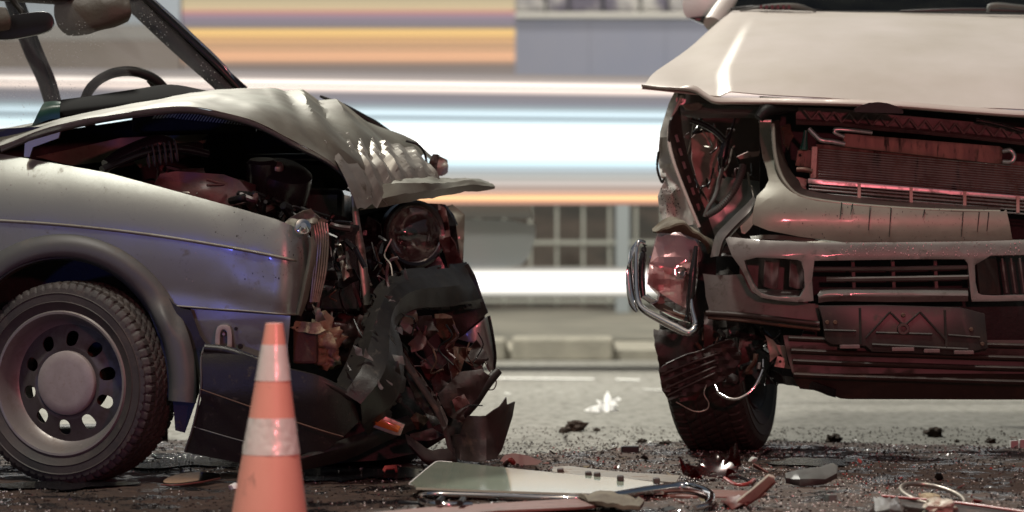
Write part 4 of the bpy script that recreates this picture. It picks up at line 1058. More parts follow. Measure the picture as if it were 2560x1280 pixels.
tube('windscreen_pillar', [(2870, 62, 10.0), (2850, 32, 10.05), (2800, -20, 10.2), (2760, -120, 10.5), (2700, -200, 10.7)], .036, 'white_paint', suv, n=4, res=12)
mr_ = panel('door_mirror', chaikin([(1707, -70), (1706, 0), (1708, 40), (1735, 50), (1762, 60), (1790, 34), (1812, 2), (1830, -60), (1800, -90)], 2), 'mirror_white', suv, lambda u, v: 10.15 + .0000045 * ((u - 1760) ** 2 + (v + 10) ** 2), step=16, thick=.09)
panel('mirror_base', [(1722, 44), (1765, 62), (1786, 42), (1770, 38)], 'bay_glossy', mr_, 10.13, step=0, thick=.05, bevel=.004)

# ---- crumpled near wing
wing = panel('front_wing', [(1690, 222), (1712, 226), (1700, 262), (1674, 300), (1668, 360), (1678, 400), (1700, 460), (1724, 520), (1742, 560), (1700, 566), (1660, 560), (1648, 520), (1644, 492), (1652, 470), (1662, 452), (1652, 440), (1644, 395), (1650, 330), (1662, 290), (1672, 258)],
      'white_paint', suv, lambda u, v: 9.05 + .0035 * (1700 - u) * .6, step=11, thick=.004, crumple=.05, cscale=9, fold=.05, fscale=11, seed=6, split=26)
tube('wing_edge', [(1705, 240, 8.98), (1678, 300, 8.97), (1672, 350, 8.96), (1684, 405, 8.94), (1706, 465, 8.93), (1730, 525, 8.92), (1748, 568, 8.92)], .006, 'white_paint', wing, n=5)
tube('torn_fringe', [(1646, 380, 9.08), (1643, 420, 9.06), (1654, 455, 9.07), (1660, 448, 9.05)], .004, 'black_plastic', wing, n=4)
# dark flange with slots along the wing
fl = panel('wing_flange', [(1700, 262), (1676, 302), (1672, 350), (1688, 404), (1712, 466), (1738, 530), (1760, 590), (1790, 600), (1770, 540), (1742, 470), (1722, 400), (1706, 330)], 'valance_black', suv, lambda u, v: 8.97 + .0012 * (u - 1690), step=18, thick=.006, crumple=.01)
for (u, v) in ((1686, 338), (1695, 372), (1704, 405), (1716, 440), (1726, 470), (1740, 510)):
    panel('slot', [(u, v), (u + 7, v - 2), (u + 13, v + 16), (u + 6, v + 18)], 'bay_red', fl, 8.955 + .0012 * (u - 1690), step=0, thick=.004)
# ---- wheelhouse behind the missing lamp
panel('wheelhouse', [(1690, 225), (1930, 262), (1960, 320), (1960, 640), (1780, 660), (1690, 420), (1676, 300)], 'valance_black', suv, 9.42, step=40, thick=.02, crumple=.03)
panel('lamp_mount', [(1728, 345), (1745, 330), (1780, 332), (1796, 360), (1806, 420), (1822, 450), (1850, 505), (1840, 525), (1790, 540), (1770, 500), (1742, 450), (1730, 400)], 'wheelhouse_pink', suv, lambda u, v: 9.22 - .00006 * (v - 330), holes=[chaikin([(1762, 446), (1772, 442), (1777, 470), (1768, 474)], 1)], step=18, thick=.006, crumple=.03, cscale=9)
panel('inner_wing', [(1788, 470), (1800, 440), (1860, 448), (1905, 454), (1912, 500), (1880, 540), (1830, 580), (1780, 620), (1770, 560)], 'silver_paint', suv, lambda u, v: 9.15, step=20, thick=.004, crumple=.02)
panel('inner_wing_lower', [(1740, 470), (1800, 540), (1860, 600), (1850, 660), (1780, 640), (1750, 560)], 'wheelhouse_pink', suv, 9.2, step=20, thick=.004, crumple=.03)
panel('side_rail', [(1842, 392), (1870, 380), (1900, 378), (1896, 390), (1850, 398)], 'wheelhouse_pink', suv, 9.12, step=15, thick=.02, crumple=.01)
tube('harness', [(1838, 295, 8.95), (1828, 330, 8.93), (1815, 360, 8.92), (1806, 395, 8.92), (1804, 420, 8.92)], [.003, .004, .012, .016, .006], 'bay_glossy', suv, n=6)
tube('harness', [(1815, 355, 8.92), (1790, 330, 8.95), (1760, 312, 8.97), (1728, 300, 8.98)], .010, 'bay_glossy', suv, n=6)
tube('corrugated_hose', [(1858, 412, 8.9), (1852, 438, 8.89), (1832, 480, 8.87), (1800, 518, 8.86), (1768, 538, 8.87)], .0105, 'grey_plastic', suv, n=8, res=10)
tube('corrugated_hose', [(1806, 420, 8.92), (1800, 445, 8.9), (1788, 490, 8.88), (1770, 520, 8.87), (1762, 542, 8.87)], .007, 'grey_plastic', suv, n=8, res=10)
def hose_rings(pts, r, k, par):
    W = spline([P(*q) for q in pts], 12)
    for i in range(1, k):
        f = i / k * (len(W) - 2); j = int(f)
        p = W[j].lerp(W[j + 1], f - j)
        lathe('hose_rib', [(r, -.0016), (r * 1.18, 0), (r, .0016)], 'grey_plastic', par, frame(p, W[j + 1] - W[j]), 12, closed=True)
hose_rings([(1858, 412, 8.9), (1852, 438, 8.89), (1832, 480, 8.87), (1800, 518, 8.86), (1768, 538, 8.87)], .0105, 34, suv)
rw = random.Random(61)
for k in range(22):
    u = rw.uniform(1700, 1890); v = rw.uniform(265, 520); y = rw.uniform(9.0, 9.3)
    pts = [(u, v, y)]
    for s in range(3):
        u += rw.uniform(-20, 20); v += rw.uniform(-8, 45); pts.append((u, v, y + rw.uniform(-.04, .04)))
    tube('cable', pts, rw.choice([.002, .003, .005]), rw.choice(['bay_glossy', 'seal_black', 'bay_red', 'worn_steel']), suv, n=4, res=6)
sheet('lamp_bracket', [[(1700, 262, 8.95), (1740, 255, 8.93), (1800, 262, 8.9), (1900, 268, 8.88)], [(1706, 278, 8.92), (1745, 274, 8.9), (1805, 280, 8.87), (1900, 284, 8.85)], [(1720, 288, 8.95), (1760, 294, 8.92), (1810, 294, 8.89), (1895, 294, 8.87)]], 'grey_plastic', suv, 5, 4, .004, crumple=.008, cscale=10)
panel('hinge_plate', [(1694, 228), (1716, 226), (1712, 252), (1694, 262)], 'bumper_paint', suv, 9.02, step=0, thick=.01)
lathe('bolt', [(0, .01), (.008, .01), (.010, .006), (.010, 0), (.016, 0), (.016, -.004)], 'alloy', suv, frame(P(1702, 250, 8.99), (0, -1, .1)), 14)
panel('torn_clip', jagged([(1706, 262), (1748, 256), (1760, 262), (1740, 275), (1712, 276)], 2, 2, 5), 'silver_dirty', suv, 8.9, step=10, thick=.003, crumple=.03, cscale=24)

# ---- upper crossmember with triangular ribs
cm = [(1990, 268, 8.85), (2100, 272, 8.84), (2200, 284, 8.83), (2300, 292, 8.83), (2420, 304, 8.83), (2560, 320, 8.83), (2760, 338, 8.84)]
cb = sheet('crossmember', [[(q[0], q[1], q[2] + .02) for q in cm], [(q[0], q[1] + 30, q[2] + .02) for q in cm], [(q[0], q[1] + 36, q[2] - .012) for q in cm], [(q[0], q[1] + 42, q[2] + .0) for q in cm]], 'truss_plastic', suv, 4, 2, .004, linear=True)
for k in range(17):
    u = 2010 + k * 38
    f = (u - 1990) / 570.0
    v = 268 + 52 * f
    yy = 8.832
    a, b, c_ = (u, v + 4), (u + 19, v + 29), (u + 38, v + 6)
    tube('rib', [(a[0], a[1], yy), (b[0], b[1], yy)], .0042, 'truss_plastic', cb, straight=True, res=6)
    tube('rib', [(b[0], b[1], yy), (c_[0], c_[1], yy)], .0042, 'truss_plastic', cb, straight=True, res=6)
panel('bay_top_dark', [(1900, 240), (2800, 290), (2800, 600), (1900, 600)], 'bay_black', suv, 9.05, step=0, thick=.02)
tube('release_cable', [(2440, 300, 8.8), (2500, 312, 8.8), (2560, 330, 8.8)], .006, 'bay_glossy', suv)

# ---- radiator
def rad(u): return 8.76
slope = lambda u: (u - 2040) * .085
core = panel('radiator_core', [(2042, 360), (2560, 405), (2700, 417), (2700, 535), (2560, 523), (2030, 478)], 'radiator_fin', suv, 8.79, step=0, thick=.03)
for k in range(14):
    v = 373 + k * 6.1
    tube('cooling_tube', [(2046, v, 8.782), (2700, v + 56, 8.782)], .0016, 'alloy', core, straight=True, res=5)
panel('upper_tank', [(2112, 334), (2500, 366), (2508, 372), (2504, 404), (2494, 410), (2106, 366)], 'tank_brown', suv, 8.765, step=30, thick=.04, bevel=.004, crumple=.004)
panel('end_tank', [(2030, 366), (2044, 366), (2040, 446), (2026, 446)], 'wheelhouse_pink', suv, 8.765, step=0, thick=.03, bevel=.003)
panel('mount_plate', [(1994, 378), (2000, 372), (2034, 376), (2030, 420), (1988, 414)], 'tank_brown', suv, 8.77, holes=[chaikin([(1996, 386), (2002, 383), (2004, 390), (1998, 392)], 1)], step=0, thick=.008, bevel=.002)
tube('coolant_pipe', [(2022, 322, 8.76), (2036, 336, 8.755), (2052, 350, 8.75), (2080, 354, 8.75), (2112, 360, 8.755)], .0075, 'alloy', suv, n=5, res=10)
tube('coolant_pipe', [(2180, 332, 8.76), (2130, 326, 8.75), (2090, 324, 8.75), (2088, 332, 8.75), (2110, 342, 8.755)], .006, 'alloy', suv, n=5, res=10)
tube('pipe_bend', [(2508, 378, 8.75), (2526, 376, 8.74), (2536, 390, 8.74), (2528, 404, 8.74), (2508, 404, 8.75)], .007, 'alloy', suv, n=6, res=10)
tube('coolant_pipe', [(1992, 424, 8.76), (2010, 424, 8.755), (2030, 428, 8.76)], .008, 'tank_brown', suv)
panel('left_brackets', jagged([(1956, 318), (1976, 312), (1985, 340), (1972, 372), (1962, 360)], 3, 2, 8), 'rust', suv, 8.8, step=12, thick=.01, crumple=.04)
panel('left_brackets', jagged([(1988, 442), (2018, 448), (2016, 478), (1996, 470)], 3, 2, 9), 'wheelhouse_pink', suv, 8.78, step=12, thick=.01, crumple=.04)
lathe('green_vial', [(0, .03), (.006, .03), (.008, .0), (.014, -.03), (0, -.03)], 'sheen_and_vial_green', suv, frame(P(2012, 350, 8.75), (.1, 0, 1)), 14)
ch = panel('condenser_rail', [(2020, 446), (2700, 502), (2700, 512), (2020, 458)], 'alloy', suv, 8.758, step=40, thick=.012, bevel=.002)
for k in range(4):
    tube('grille_bar', [(2022, 464 + k * 9, 8.762), (2700, 519 + k * 9, 8.762)], .0024, 'alloy', suv, straight=True, res=6)
for u in (2148, 2278, 2412, 2545):
    v = 446 + (u - 2020) * .083
    panel('grille_post', [(u - 4, v), (u + 4, v), (u + 4, v + 42), (u - 4, v + 42)], 'wheelhouse_pink', suv, 8.755, step=0, thick=.01)
# ---- grille surround: pillar sweeping into the bumper bar
gs = panel('grille_surround', [(1898, 300), (1906, 296), (1926, 302), (1934, 318), (1938, 380), (1948, 430), (1968, 466), (1996, 490), (2040, 502), (2150, 515), (2280, 524), (2400, 530), (2505, 530), (2516, 524), (2524, 560), (2532, 606), (2400, 608), (2200, 608), (2110, 606), (2000, 592), (1920, 576), (1880, 560), (1884, 520), (1892, 490), (1912, 470), (1922, 450), (1916, 420), (1906, 390), (1900, 350)],
      'grey_green_paint', suv, lambda u, v: YR(u) + .0000085 * (v - 560) ** 2 * .55 + (.00001 * max(0, 470 - v) ** 2 * .1), step=20, thick=.005, crumple=.003, cscale=3)
tube('surround_edge', [(1932, 310, 8.72), (1937, 380, 8.70), (1949, 430, 8.68), (1970, 466, 8.66), (2000, 490, 8.65), (2060, 503, 8.645), (2180, 516, 8.64), (2320, 525, 8.64), (2500, 530, 8.64)], .0065, 'grey_green_paint', gs, n=5)
sheet('surround_return', [[(1930, 305, 8.72), (1938, 380, 8.70), (1950, 430, 8.68), (1972, 466, 8.66), (2004, 490, 8.65), (2180, 514, 8.64), (2320, 523, 8.64), (2500, 528, 8.64)], [(1946, 300, 8.78), (1955, 370, 8.78), (1972, 420, 8.78), (1996, 452, 8.77), (2024, 478, 8.76), (2190, 500, 8.76), (2330, 510, 8.76), (2500, 520, 8.76)]], 'valance_black', gs, 4, 3, .004)
tube('surround_cap', [(1896, 296, 8.70), (1916, 276, 8.71), (1950, 270, 8.73), (1990, 272, 8.76)], [.016, .022, .02, .012], 'bay_black', gs, n=6, res=12)
pbox('cap_ring', 1898, 298, 1930, 308, 8.70, .03, 'grey_green_paint', gs, .004)
sheet('torn_lip', [[(1876, 590, 8.72), (1960, 588, 8.66), (2060, 604, 8.63), (2150, 612, 8.62)], [(1880, 598, 8.70), (1960, 600, 8.65), (2060, 612, 8.625), (2150, 616, 8.62)]], 'grey_green_paint', suv, 5, 3, .003, crumple=.006, cscale=14)
for (u, v, l) in ((2105, 506, 42), (2132, 510, 26), (2176, 516, 60), (2228, 518, 74), (2312, 524, 20), (2408, 530, 62), (2448, 530, 50), (2472, 530, 48)):
    tube('oil_run', [(u, v, YR(u) + .002), (u - 2, v + l * .4, YR(u) - .003), (u - 5, v + l, YR(u) - .0035)], [.0019, .0015, .0008], 'oil', gs, n=4, res=6)
# ---- bent bracket beside it
sheet('bent_bracket', [[(1778, 642, 8.72), (1790, 590, 8.72), (1820, 556, 8.72), (1862, 516, 8.72), (1884, 492, 8.74)], [(1796, 640, 8.68), (1808, 600, 8.68), (1836, 566, 8.68), (1872, 530, 8.68), (1890, 500, 8.72)], [(1800, 640, 8.74), (1814, 604, 8.74), (1842, 572, 8.74), (1876, 538, 8.74), (1892, 508, 8.76)]], 'bumper_paint', suv, 5, 3, .004, crumple=.006, cscale=10)
panel('bracket_plate', chaikin([(1850, 560), (1876, 510), (1896, 505), (1900, 530), (1878, 570), (1856, 590)], 1), 'wheelhouse_pink', suv, 8.78, step=15, thick=.005, crumple=.02)

# ---- lower bumper with openings
bo = [(1814, 598), (1822, 592), (1900, 600), (2040, 606), (2200, 606), (2400, 604), (2560, 600), (2760, 602), (2790, 640), (2770, 740), (2560, 752), (2430, 754), (2428, 744), (2420, 660), (2412, 648), (2300, 648), (2036, 652), (2030, 700), (2034, 752), (1996, 756), (1950, 752), (1905, 745), (1880, 728), (1862, 690), (1850, 668), (1830, 640)]
h1 = chaikin([(1858, 642), (1990, 648), (2008, 656), (2014, 742), (1960, 744), (1908, 738), (1886, 718), (1868, 680)], 1)
h2 = chaikin([(2436, 640), (2600, 636), (2680, 636), (2680, 736), (2560, 738), (2460, 740), (2440, 730)], 1)
bump_y = lambda u, v: YR(u) - .035 + .00006 * abs(v - 640) + .0000035 * max(0, 640 - v) ** 2 * 2
lb = panel('lower_bumper', bo, 'bumper_paint', suv, bump_y, holes=[h1, h2], step=22, thick=.028, bevel=.007, crumple=.002)
panel('duct_back', [(1850, 630), (2020, 640), (2020, 760), (1850, 750)], 'valance_black', suv, YR(1930) + .14, step=0, thick=.02)
panel('duct_floor', [(1890, 722), (2012, 726), (2014, 746), (1905, 742)], 'bumper_paint', suv, lambda u, v: YR(1930) + .0 + .0045 * (746 - v), step=10, thick=.004)
for u in (1912, 1976):
    sheet('duct_vane', [[(u, 650, YR(1930) + .05), (u + 18, 652, YR(1930) + .06), (u + 36, 650, YR(1930) + .05)], [(u - 2, 716, YR(1930) + .04), (u + 16, 722, YR(1930) + .055), (u + 32, 720, YR(1930) + .04)]], 'truss_plastic', suv, 3, 3, .006)
panel('grille_void', [(2026, 640), (2430, 636), (2800, 640), (2800, 770), (2026, 770)], 'bay_black', suv, YR(2200) + .12, step=0, thick=.02)
gr_ = tube('grille_slat', [(2034, 672, YR(2040)), (2200, 672, YR(2200) - .01), (2418, 668, YR(2400) - .01)], .007, 'bumper_paint', suv, n=5, res=8, flat=1.6)
tube('grille_slat', [(2066, 698, YR(2040)), (2200, 697, YR(2200) - .012), (2420, 693, YR(2400) - .012)], .0075, 'bumper_paint', suv, n=5, res=8, flat=1.6)
sheet('grille_slat', [[(2044, 738, YR(2044)), (2075, 722, YR(2100) + .02), (2250, 720, YR(2200) + .02), (2420, 722, YR(2400) + .02)], [(2046, 742, YR(2044) - .02), (2090, 734, YR(2100) - .02), (2250, 733, YR(2200) - .025), (2420, 735, YR(2400) - .025)], [(2046, 756, YR(2044) - .01), (2090, 752, YR(2100) - .01), (2250, 754, YR(2200) - .015), (2420, 752, YR(2400) - .015)]], 'bumper_paint', suv, 5, 4, .005)
for u in (2132, 2232, 2338):
    panel('grille_upright', [(u - 4, 650), (u + 4, 650), (u + 8, 730), (u, 730)], 'truss_plastic', suv, YR(u) + .012, step=0, thick=.015)
for k in range(4):
    u = 2505 + k * 22
    tube('duct_fin', [(u, 645, YR(2500) + .04), (u + 6, 690, YR(2500) + .04), (u + 12, 732, YR(2500) + .04)], .004, 'bumper_paint', suv, n=4)
panel('duct_cheek', [(2440, 640), (2490, 640), (2500, 736), (2450, 738)], 'valance_black', suv, lambda u, v: YR(2440) + .001 * (u - 2440), step=20, thick=.005)
# ---- torn corner piece and under-bar
cp = panel('bumper_corner', jagged([(1757, 684), (1790, 688), (1852, 686), (1862, 700), (1880, 732), (1910, 748), (2000, 758), (2046, 760), (2050, 822), (1960, 812), (1860, 800), (1768, 792), (1772, 770), (1764, 740)], 2, 2, 3), 'bumper_paint', suv, lambda u, v: 8.66 + .0000016 * (2000 - u) ** 2 * .8 + .00005 * abs(v - 760), step=22, thick=.006, crumple=.006, cscale=8)
tube('corner_ledge', [(1766, 782, 8.72), (1860, 788, 8.68), (1960, 800, 8.64), (2048, 810, 8.63)], .009, 'valance_black', cp, n=4)
tube('corner_ledge', [(1770, 794, 8.72), (1860, 802, 8.68), (1960, 814, 8.64), (2050, 824, 8.63)], .005, 'rust', cp, n=4)
panel('lower_backing', [(2040, 740), (2800, 740), (2800, 880), (1990, 880)], 'bay_black', suv, YR(2200) + .09, step=0, thick=.02)
# ---- number-plate carrier
pl = panel('plate_carrier', [(2046, 764), (2200, 762), (2400, 768), (2462, 784), (2470, 872), (2430, 880), (2426, 890), (2180, 880), (2165, 866), (2080, 862), (2062, 850), (2056, 800)], 'plate_black', suv, YR(2200) - .02, step=0, thick=.015, bevel=.003)
def strip(pts, r=.004, m_='plate_black'): tube('stiffener', [(a, b, YR(2200) - .024) for a, b in pts], r, m_, pl, straight=True, res=6)
strip([(2165, 845), (2225, 780)], .0035); strip([(2225, 780), (2260, 815)], .0035); strip([(2260, 815), (2300, 780)], .0035); strip([(2300, 780), (2365, 850)], .0035)
strip([(2060, 826), (2140, 828)]); strip([(2190, 832), (2330, 836)]); strip([(2180, 862), (2420, 874)], .005); strip([(2150, 770), (2152, 860)]); strip([(2362, 775), (2366, 870)]); strip([(2370, 838), (2450, 844)])
lathe('centre_hole', [(.010, .006), (.017, .006), (.019, 0), (.019, -.01), (.010, -.01)], 'plate_black', pl, frame(P(2258, 822, YR(2200) - .024), (0, -1, 0)), 24, closed=True)
for (u, v) in ((2088, 806), (2068, 806), (2428, 824), (2456, 860), (2258, 788)):
    lathe('screw', [(0, .004), (.005, .004), (.007, 0)], 'rust', pl, frame(P(u, v, YR(2200) - .022), (0, -1, 0)), 12)
for (u, w) in ((2100, 50), (2230, 56), (2310, 40), (2385, 50)):
    pbox('plate_clip', u, 862 + (u - 2100) * .05, u + w, 872 + (u - 2100) * .05, YR(2200) - .032, .012, 'truss_plastic', pl, .002)
# ---- ribbed lower valance
val = panel('valance', [(1958, 838), (2060, 842), (2400, 850), (2800, 850), (2800, 1000), (2120, 998), (2100, 996), (2060, 978), (2000, 972), (1986, 950), (1980, 930), (1966, 880)], 'valance_black', suv, lambda u, v: YR(u) + .02 + .0009 * max(0, v - 940) ** 1.0 + .004 * math.sin(v * .1), step=24, thick=.006)
for i, v in enumerate((851, 882, 908, 942)):
    u0 = (1972, 1978, 1982, 1984)[i]
    tube('valance_rib', [(u0, v - 5, YR(u0) + .014), (2100, v, YR(2100) + .008), (2300, v + 6, YR(2300) + .008), (2560, v + 14, YR(2500) + .008), (2780, v + 16, YR(2780) + .01)], .008, 'valance_black', val, n=5, res=8, flat=1.3)
sheet('valance_tail', [[(1920, 945, 8.9), (1960, 955, 8.75), (2010, 972, 8.68), (2090, 992, 8.66)], [(1925, 925, 8.88), (1960, 935, 8.73), (2010, 950, 8.67), (2090, 975, 8.65)]], 'bay_glossy', suv, 4, 3, .004, crumple=.01, cscale=10)
panel('tow_bracket', jagged([(1912, 838), (1932, 850), (1950, 872), (1952, 885), (1925, 905), (1920, 870)], 2, 2, 5), 'worn_steel', suv, 8.74, step=10, thick=.004, crumple=.02)
panel('tow_bracket', jagged([(1940, 862), (1962, 865), (1968, 900), (1978, 922), (1962, 920), (1955, 890)], 2, 2, 6), 'wheelhouse_pink', suv, 8.72, step=10, thick=.004, crumple=.03)
panel('tow_plate', [(1944, 890), (1966, 896), (1960, 920), (1936, 916)], 'worn_steel', suv, 8.70, holes=[chaikin([(1948, 900), (1954, 901), (1953, 908), (1947, 907)], 1)], step=0, thick=.005)

# ---- hanging headlamp and its chrome bezel
lamp = panel('headlamp', [(1644, 586), (1700, 588), (1738, 600), (1748, 620), (1742, 680), (1716, 772), (1690, 758), (1650, 732), (1618, 710), (1624, 660)], 'lamp_reflector', suv, lambda u, v: 8.78 + .0005 * abs(v - 670) * .3, step=14, thick=.05, crumple=.03, cscale=16, fold=.06, fscale=8, seed=12, split=22)
panel('lamp_lens', [(1642, 582), (1704, 584), (1744, 598), (1752, 622), (1746, 684), (1718, 778), (1690, 762), (1646, 736), (1614, 712), (1620, 660)], 'pink_lens', lamp, lambda u, v: 8.72 + .000012 * ((u - 1685) ** 2 + .5 * (v - 670) ** 2) * .4, step=20, thick=.003, crumple=.012, cscale=14, fold=.012, fscale=16)
lathe('bulb_ring', [(.012, .004), (.016, .006), (.02, .003), (.02, -.02)], 'chrome', lamp, frame(P(1702, 680, 8.74), (-.2, -1, 0)), 28)
lathe('bulb', [(0, .016), (.006, .012), (.008, 0), (.008, -.02)], 'chrome', lamp, frame(P(1700, 684, 8.74), (-.2, -1, 0)), 18)
tube('lamp_side', [(1740, 615, 8.72), (1732, 680, 8.71), (1726, 740, 8.71), (1720, 790, 8.71)], [.006, .012, .013, .008], 'bay_glossy', lamp, n=5)
bz = tube('lamp_bezel', [(1612, 606, 8.76), (1596, 606, 8.75), (1590, 640, 8.74), (1590, 700, 8.73), (1594, 745, 8.72), (1606, 772, 8.71), (1650, 798, 8.70), (1690, 818, 8.69), (1722, 832, 8.68), (1738, 812, 8.69), (1730, 770, 8.70), (1726, 720, 8.71)], [.006, .007, .007, .008, .009, .011, .013, .014, .012, .009, .007, .004], 'chrome', suv, n=6, res=12)
tube('bezel_blade', [(1592, 604, 8.8), (1578, 640, 8.8), (1574, 700, 8.79), (1580, 755, 8.78), (1592, 780, 8.77)], [.004, .012, .013, .012, .004], 'chrome', bz, n=5, res=10, flat=.5)
tube('bezel_liner', [(1612, 612, 8.80), (1606, 650, 8.79), (1604, 700, 8.78), (1608, 745, 8.77)], [.008, .012, .012, .008], 'bay_glossy', bz, n=5)
sheet('bezel_trough', [[(1604, 744, 8.72), (1640, 770, 8.70), (1690, 795, 8.69), (1725, 808, 8.69)], [(1618, 736, 8.80), (1650, 756, 8.79), (1692, 778, 8.78), (1722, 790, 8.77)]], 'chrome', bz, 5, 4, .003, crumple=.004, cscale=20)
tube('lower_rib', [(1650, 772, 8.74), (1680, 782, 8.73), (1712, 792, 8.73)], .005, 'rust', bz, n=4)
sheet('torn_liner', [[(1632, 572, 8.8), (1660, 552, 8.8), (1700, 550, 8.8), (1740, 570, 8.82), (1785, 610, 8.85)], [(1640, 580, 8.74), (1670, 566, 8.73), (1705, 564, 8.73), (1748, 588, 8.75), (1780, 625, 8.8)], [(1655, 584, 8.78), (1680, 580, 8.76), (1715, 584, 8.76), (1755, 612, 8.78), (1772, 632, 8.82)]], 'brown_rag', suv, 5, 5, .006, crumple=.016, cscale=14, fold=.012, fscale=14)
panel('lamp_carrier', [(1742, 600), (1790, 620), (1790, 700), (1765, 800), (1740, 836), (1726, 800), (1744, 700)], 'bay_black', suv, 8.86, step=20, thick=.02, crumple=.03)

# ---- torn splash shields and wires over the wheel
panel('splash_shield', jagged([(1634, 822), (1660, 826), (1720, 846), (1780, 830), (1786, 860), (1770, 880), (1730, 900), (1680, 918), (1650, 930), (1644, 900), (1636, 860)], 3, 3, 2), 'torn_black', suv, lambda u, v: 8.92, step=16, thick=.004, crumple=.05, cscale=8)
ss = panel('splash_shield', jagged([(1646, 925), (1690, 898), (1780, 864), (1830, 850), (1850, 875), (1852, 900), (1836, 930), (1790, 960), (1760, 975), (1670, 1002), (1655, 975)], 3, 3, 4), 'torn_black', suv, lambda u, v: 8.80 + .006 * math.sin((v + .36 * u) * .25), step=10, thick=.004, crumple=.02, cscale=8)
for k in range(4):
    tube('shield_rib', [(1652 + k * 6, 938 + k * 17, 8.79), (1720, 910 + k * 18, 8.785), (1800 - k * 4, 882 + k * 17, 8.79)], .004, 'torn_black', ss, n=4)
for k, (pts, mm) in enumerate((([(1760, 780), (1780, 775), (1782, 860), (1760, 870)], 'bay_red'), ([(1800, 830), (1812, 850), (1826, 920), (1818, 935), (1808, 925), (1806, 870)], 'worn_steel'), ([(1850, 840), (1880, 850), (1872, 920), (1850, 960), (1842, 900)], 'bay_red'), ([(1700, 985), (1760, 970), (1740, 1000), (1700, 1005)], 'bay_red'), ([(1815, 800), (1900, 815), (1930, 850), (1880, 850), (1820, 840)], 'bay_glossy'), ([(1820, 930), (1848, 940), (1840, 960), (1812, 955)], 'torn_black'))):
    panel('torn_bracket', jagged(pts, 3, 2, k + 90), mm, suv, 8.84 + .02 * (k % 3), step=12, thick=.004, crumple=.03, cscale=14, seed=k)
tube('wire', [(1788, 962, 8.8), (1800, 985, 8.78), (1840, 998, 8.76), (1880, 975, 8.76), (1905, 930, 8.77), (1908, 898, 8.78)], [.004, .006, .006, .005, .005, .003], 'chrome', suv, n=6)
tube('wire', [(1690, 1005, 8.8), (1735, 1028, 8.79), (1765, 1025, 8.79), (1772, 1008, 8.79), (1760, 985, 8.79), (1766, 962, 8.8)], .0022, 'worn_steel', suv, n=6)
for k in range(26):
    u = rw.uniform(1740, 1960); v = rw.uniform(780, 900); y = rw.uniform(8.8, 9.0)
    tube('cable', [(u, v, y), (u + rw.uniform(-15, 15), v + 20, y), (u + rw.uniform(-25, 25), v + 45, y + .02), (u + rw.uniform(-30, 30), v + rw.uniform(40, 90), y)], rw.choice([.002, .003, .005, .008]), rw.choice(['bay_red', 'seal_black', 'rust', 'bay_glossy']), suv, n=5, res=6)
panel('bay_backing', [(1740, 640), (2080, 640), (2080, 960), (1900, 960), (1850, 900), (1760, 870)], 'bay_black', suv, 9.0, step=40, thick=.02, crumple=.03)

# ---- wheel, turned so its inner side shows
psi = R(17)
ax = Vector((math.cos(psi), -math.sin(psi), .085)).normalized()
RT2 = .345
wc2 = P(1800, 868, 9.25); wc2.z = RT2 - .004
M2 = frame(wc2, ax, (0, 0, 1))
wh2 = thing('wheel', wc2, None, None); wh2.parent = suv; wh2.matrix_parent_inverse = Matrix.Translation(suv.location).inverted()
make_tyre('tyre', M2, RT2, .235, .205, wh2, seg=460, style=1)
lathe('rim', [(.20, -.10), (.208, -.105), (.212, -.09), (.19, -.06), (.185, .06), (.195, .09), (.212, .098), (.208, .11), (.2, .104), (.18, .06), (.17, -.05), (.02, -.06), (0, -.06)], 'rim_dark', wh2, M2, 72)
lathe('brake_disc', [(0, .0), (.14, .0), (.14, .02), (0, .02)], 'rust', wh2, M2, 40)
c3 = P(2800, 868, 9.25); c3.z = RT2 - .004
M3 = frame(c3, ax, (0, 0, 1))
make_tyre('far_tyre', M3, RT2, .235, .205, suv, seg=160)
tube('axle', [(1800, 850, 9.3), (2300, 850, 9.35), (2800, 850, 9.3)], .03, 'bay_black', suv, straight=True)
panel('far_front_wing', [(2800, 240), (3010, 240), (3040, 300), (3030, 700), (2900, 800), (2780, 600)], 'white_paint', suv, lambda u, v: 8.75 + .0015 * (u - 2780), step=30, thick=.004, crumple=.02)

splatter('mud_splatter', 160, (1960, 2520), (512, 604), lambda u, v: YR(u) + .0000085 * (v - 560) ** 2 * .55 - .001, .0005, .0016, 'oil', gs, 3)
splatter('mud_splatter', 120, (1652, 1700), (470, 540), lambda u, v: 8.99, .0005, .0018, 'oil', wing, 4)
splatter('water_beads', 300, (2100, 2560), (604, 640), lambda u, v: bump_y(u, v) - .002, .0005, .002, 'alloy', lb, 7)

splatter('mud_splatter', 90, (1700, 2540), (90, 250), lambda u, v: (10.07 - .0068 * (v - 20) + .0000115 * (v - 20) ** 2) - .012, .0005, .0022, 'clod_speck', hd, 14)
# ------------------------------------------------------------------ loose things on the ground
mat('cone_orange', (0.88, 0.40, 0.31), 0.5, col2=(0.82, 0.34, 0.26), nscale=9, dirt=(0.30, 0.15, 0.12), dscale=26, dlo=.62, dhi=.8, coat=.15, stretch=(1, 1, .35))
mat('cone_band', (0.88, 0.82, 0.77), 0.3, 0.1, col2=(0.78, 0.66, 0.62), nscale=14, bump=0.12, bscale=26, coat=.4, dirt=(.35, .27, .24), dscale=40, dlo=.70, dhi=.78)
mat('cone_rubber', (0.03, 0.03, 0.03), 0.8)
mat('green_glass', (0.34, 0.42, 0.34), 0.12, coat=.6, col2=(0.42, 0.48, 0.38), nscale=5, dirt=(0.05, 0.055, 0.05), dscale=6, dlo=.68, dhi=.76, rough2=.5)
mat('crack_white', (0.75, 0.82, 0.78), 0.3)
mat('red_lens', (0.16, 0.01, 0.012), 0.06, coat=.8, trans=.5)
mat('red_plastic', (0.14, 0.035, 0.03), 0.4, col2=(.07, .03, .024), nscale=10)
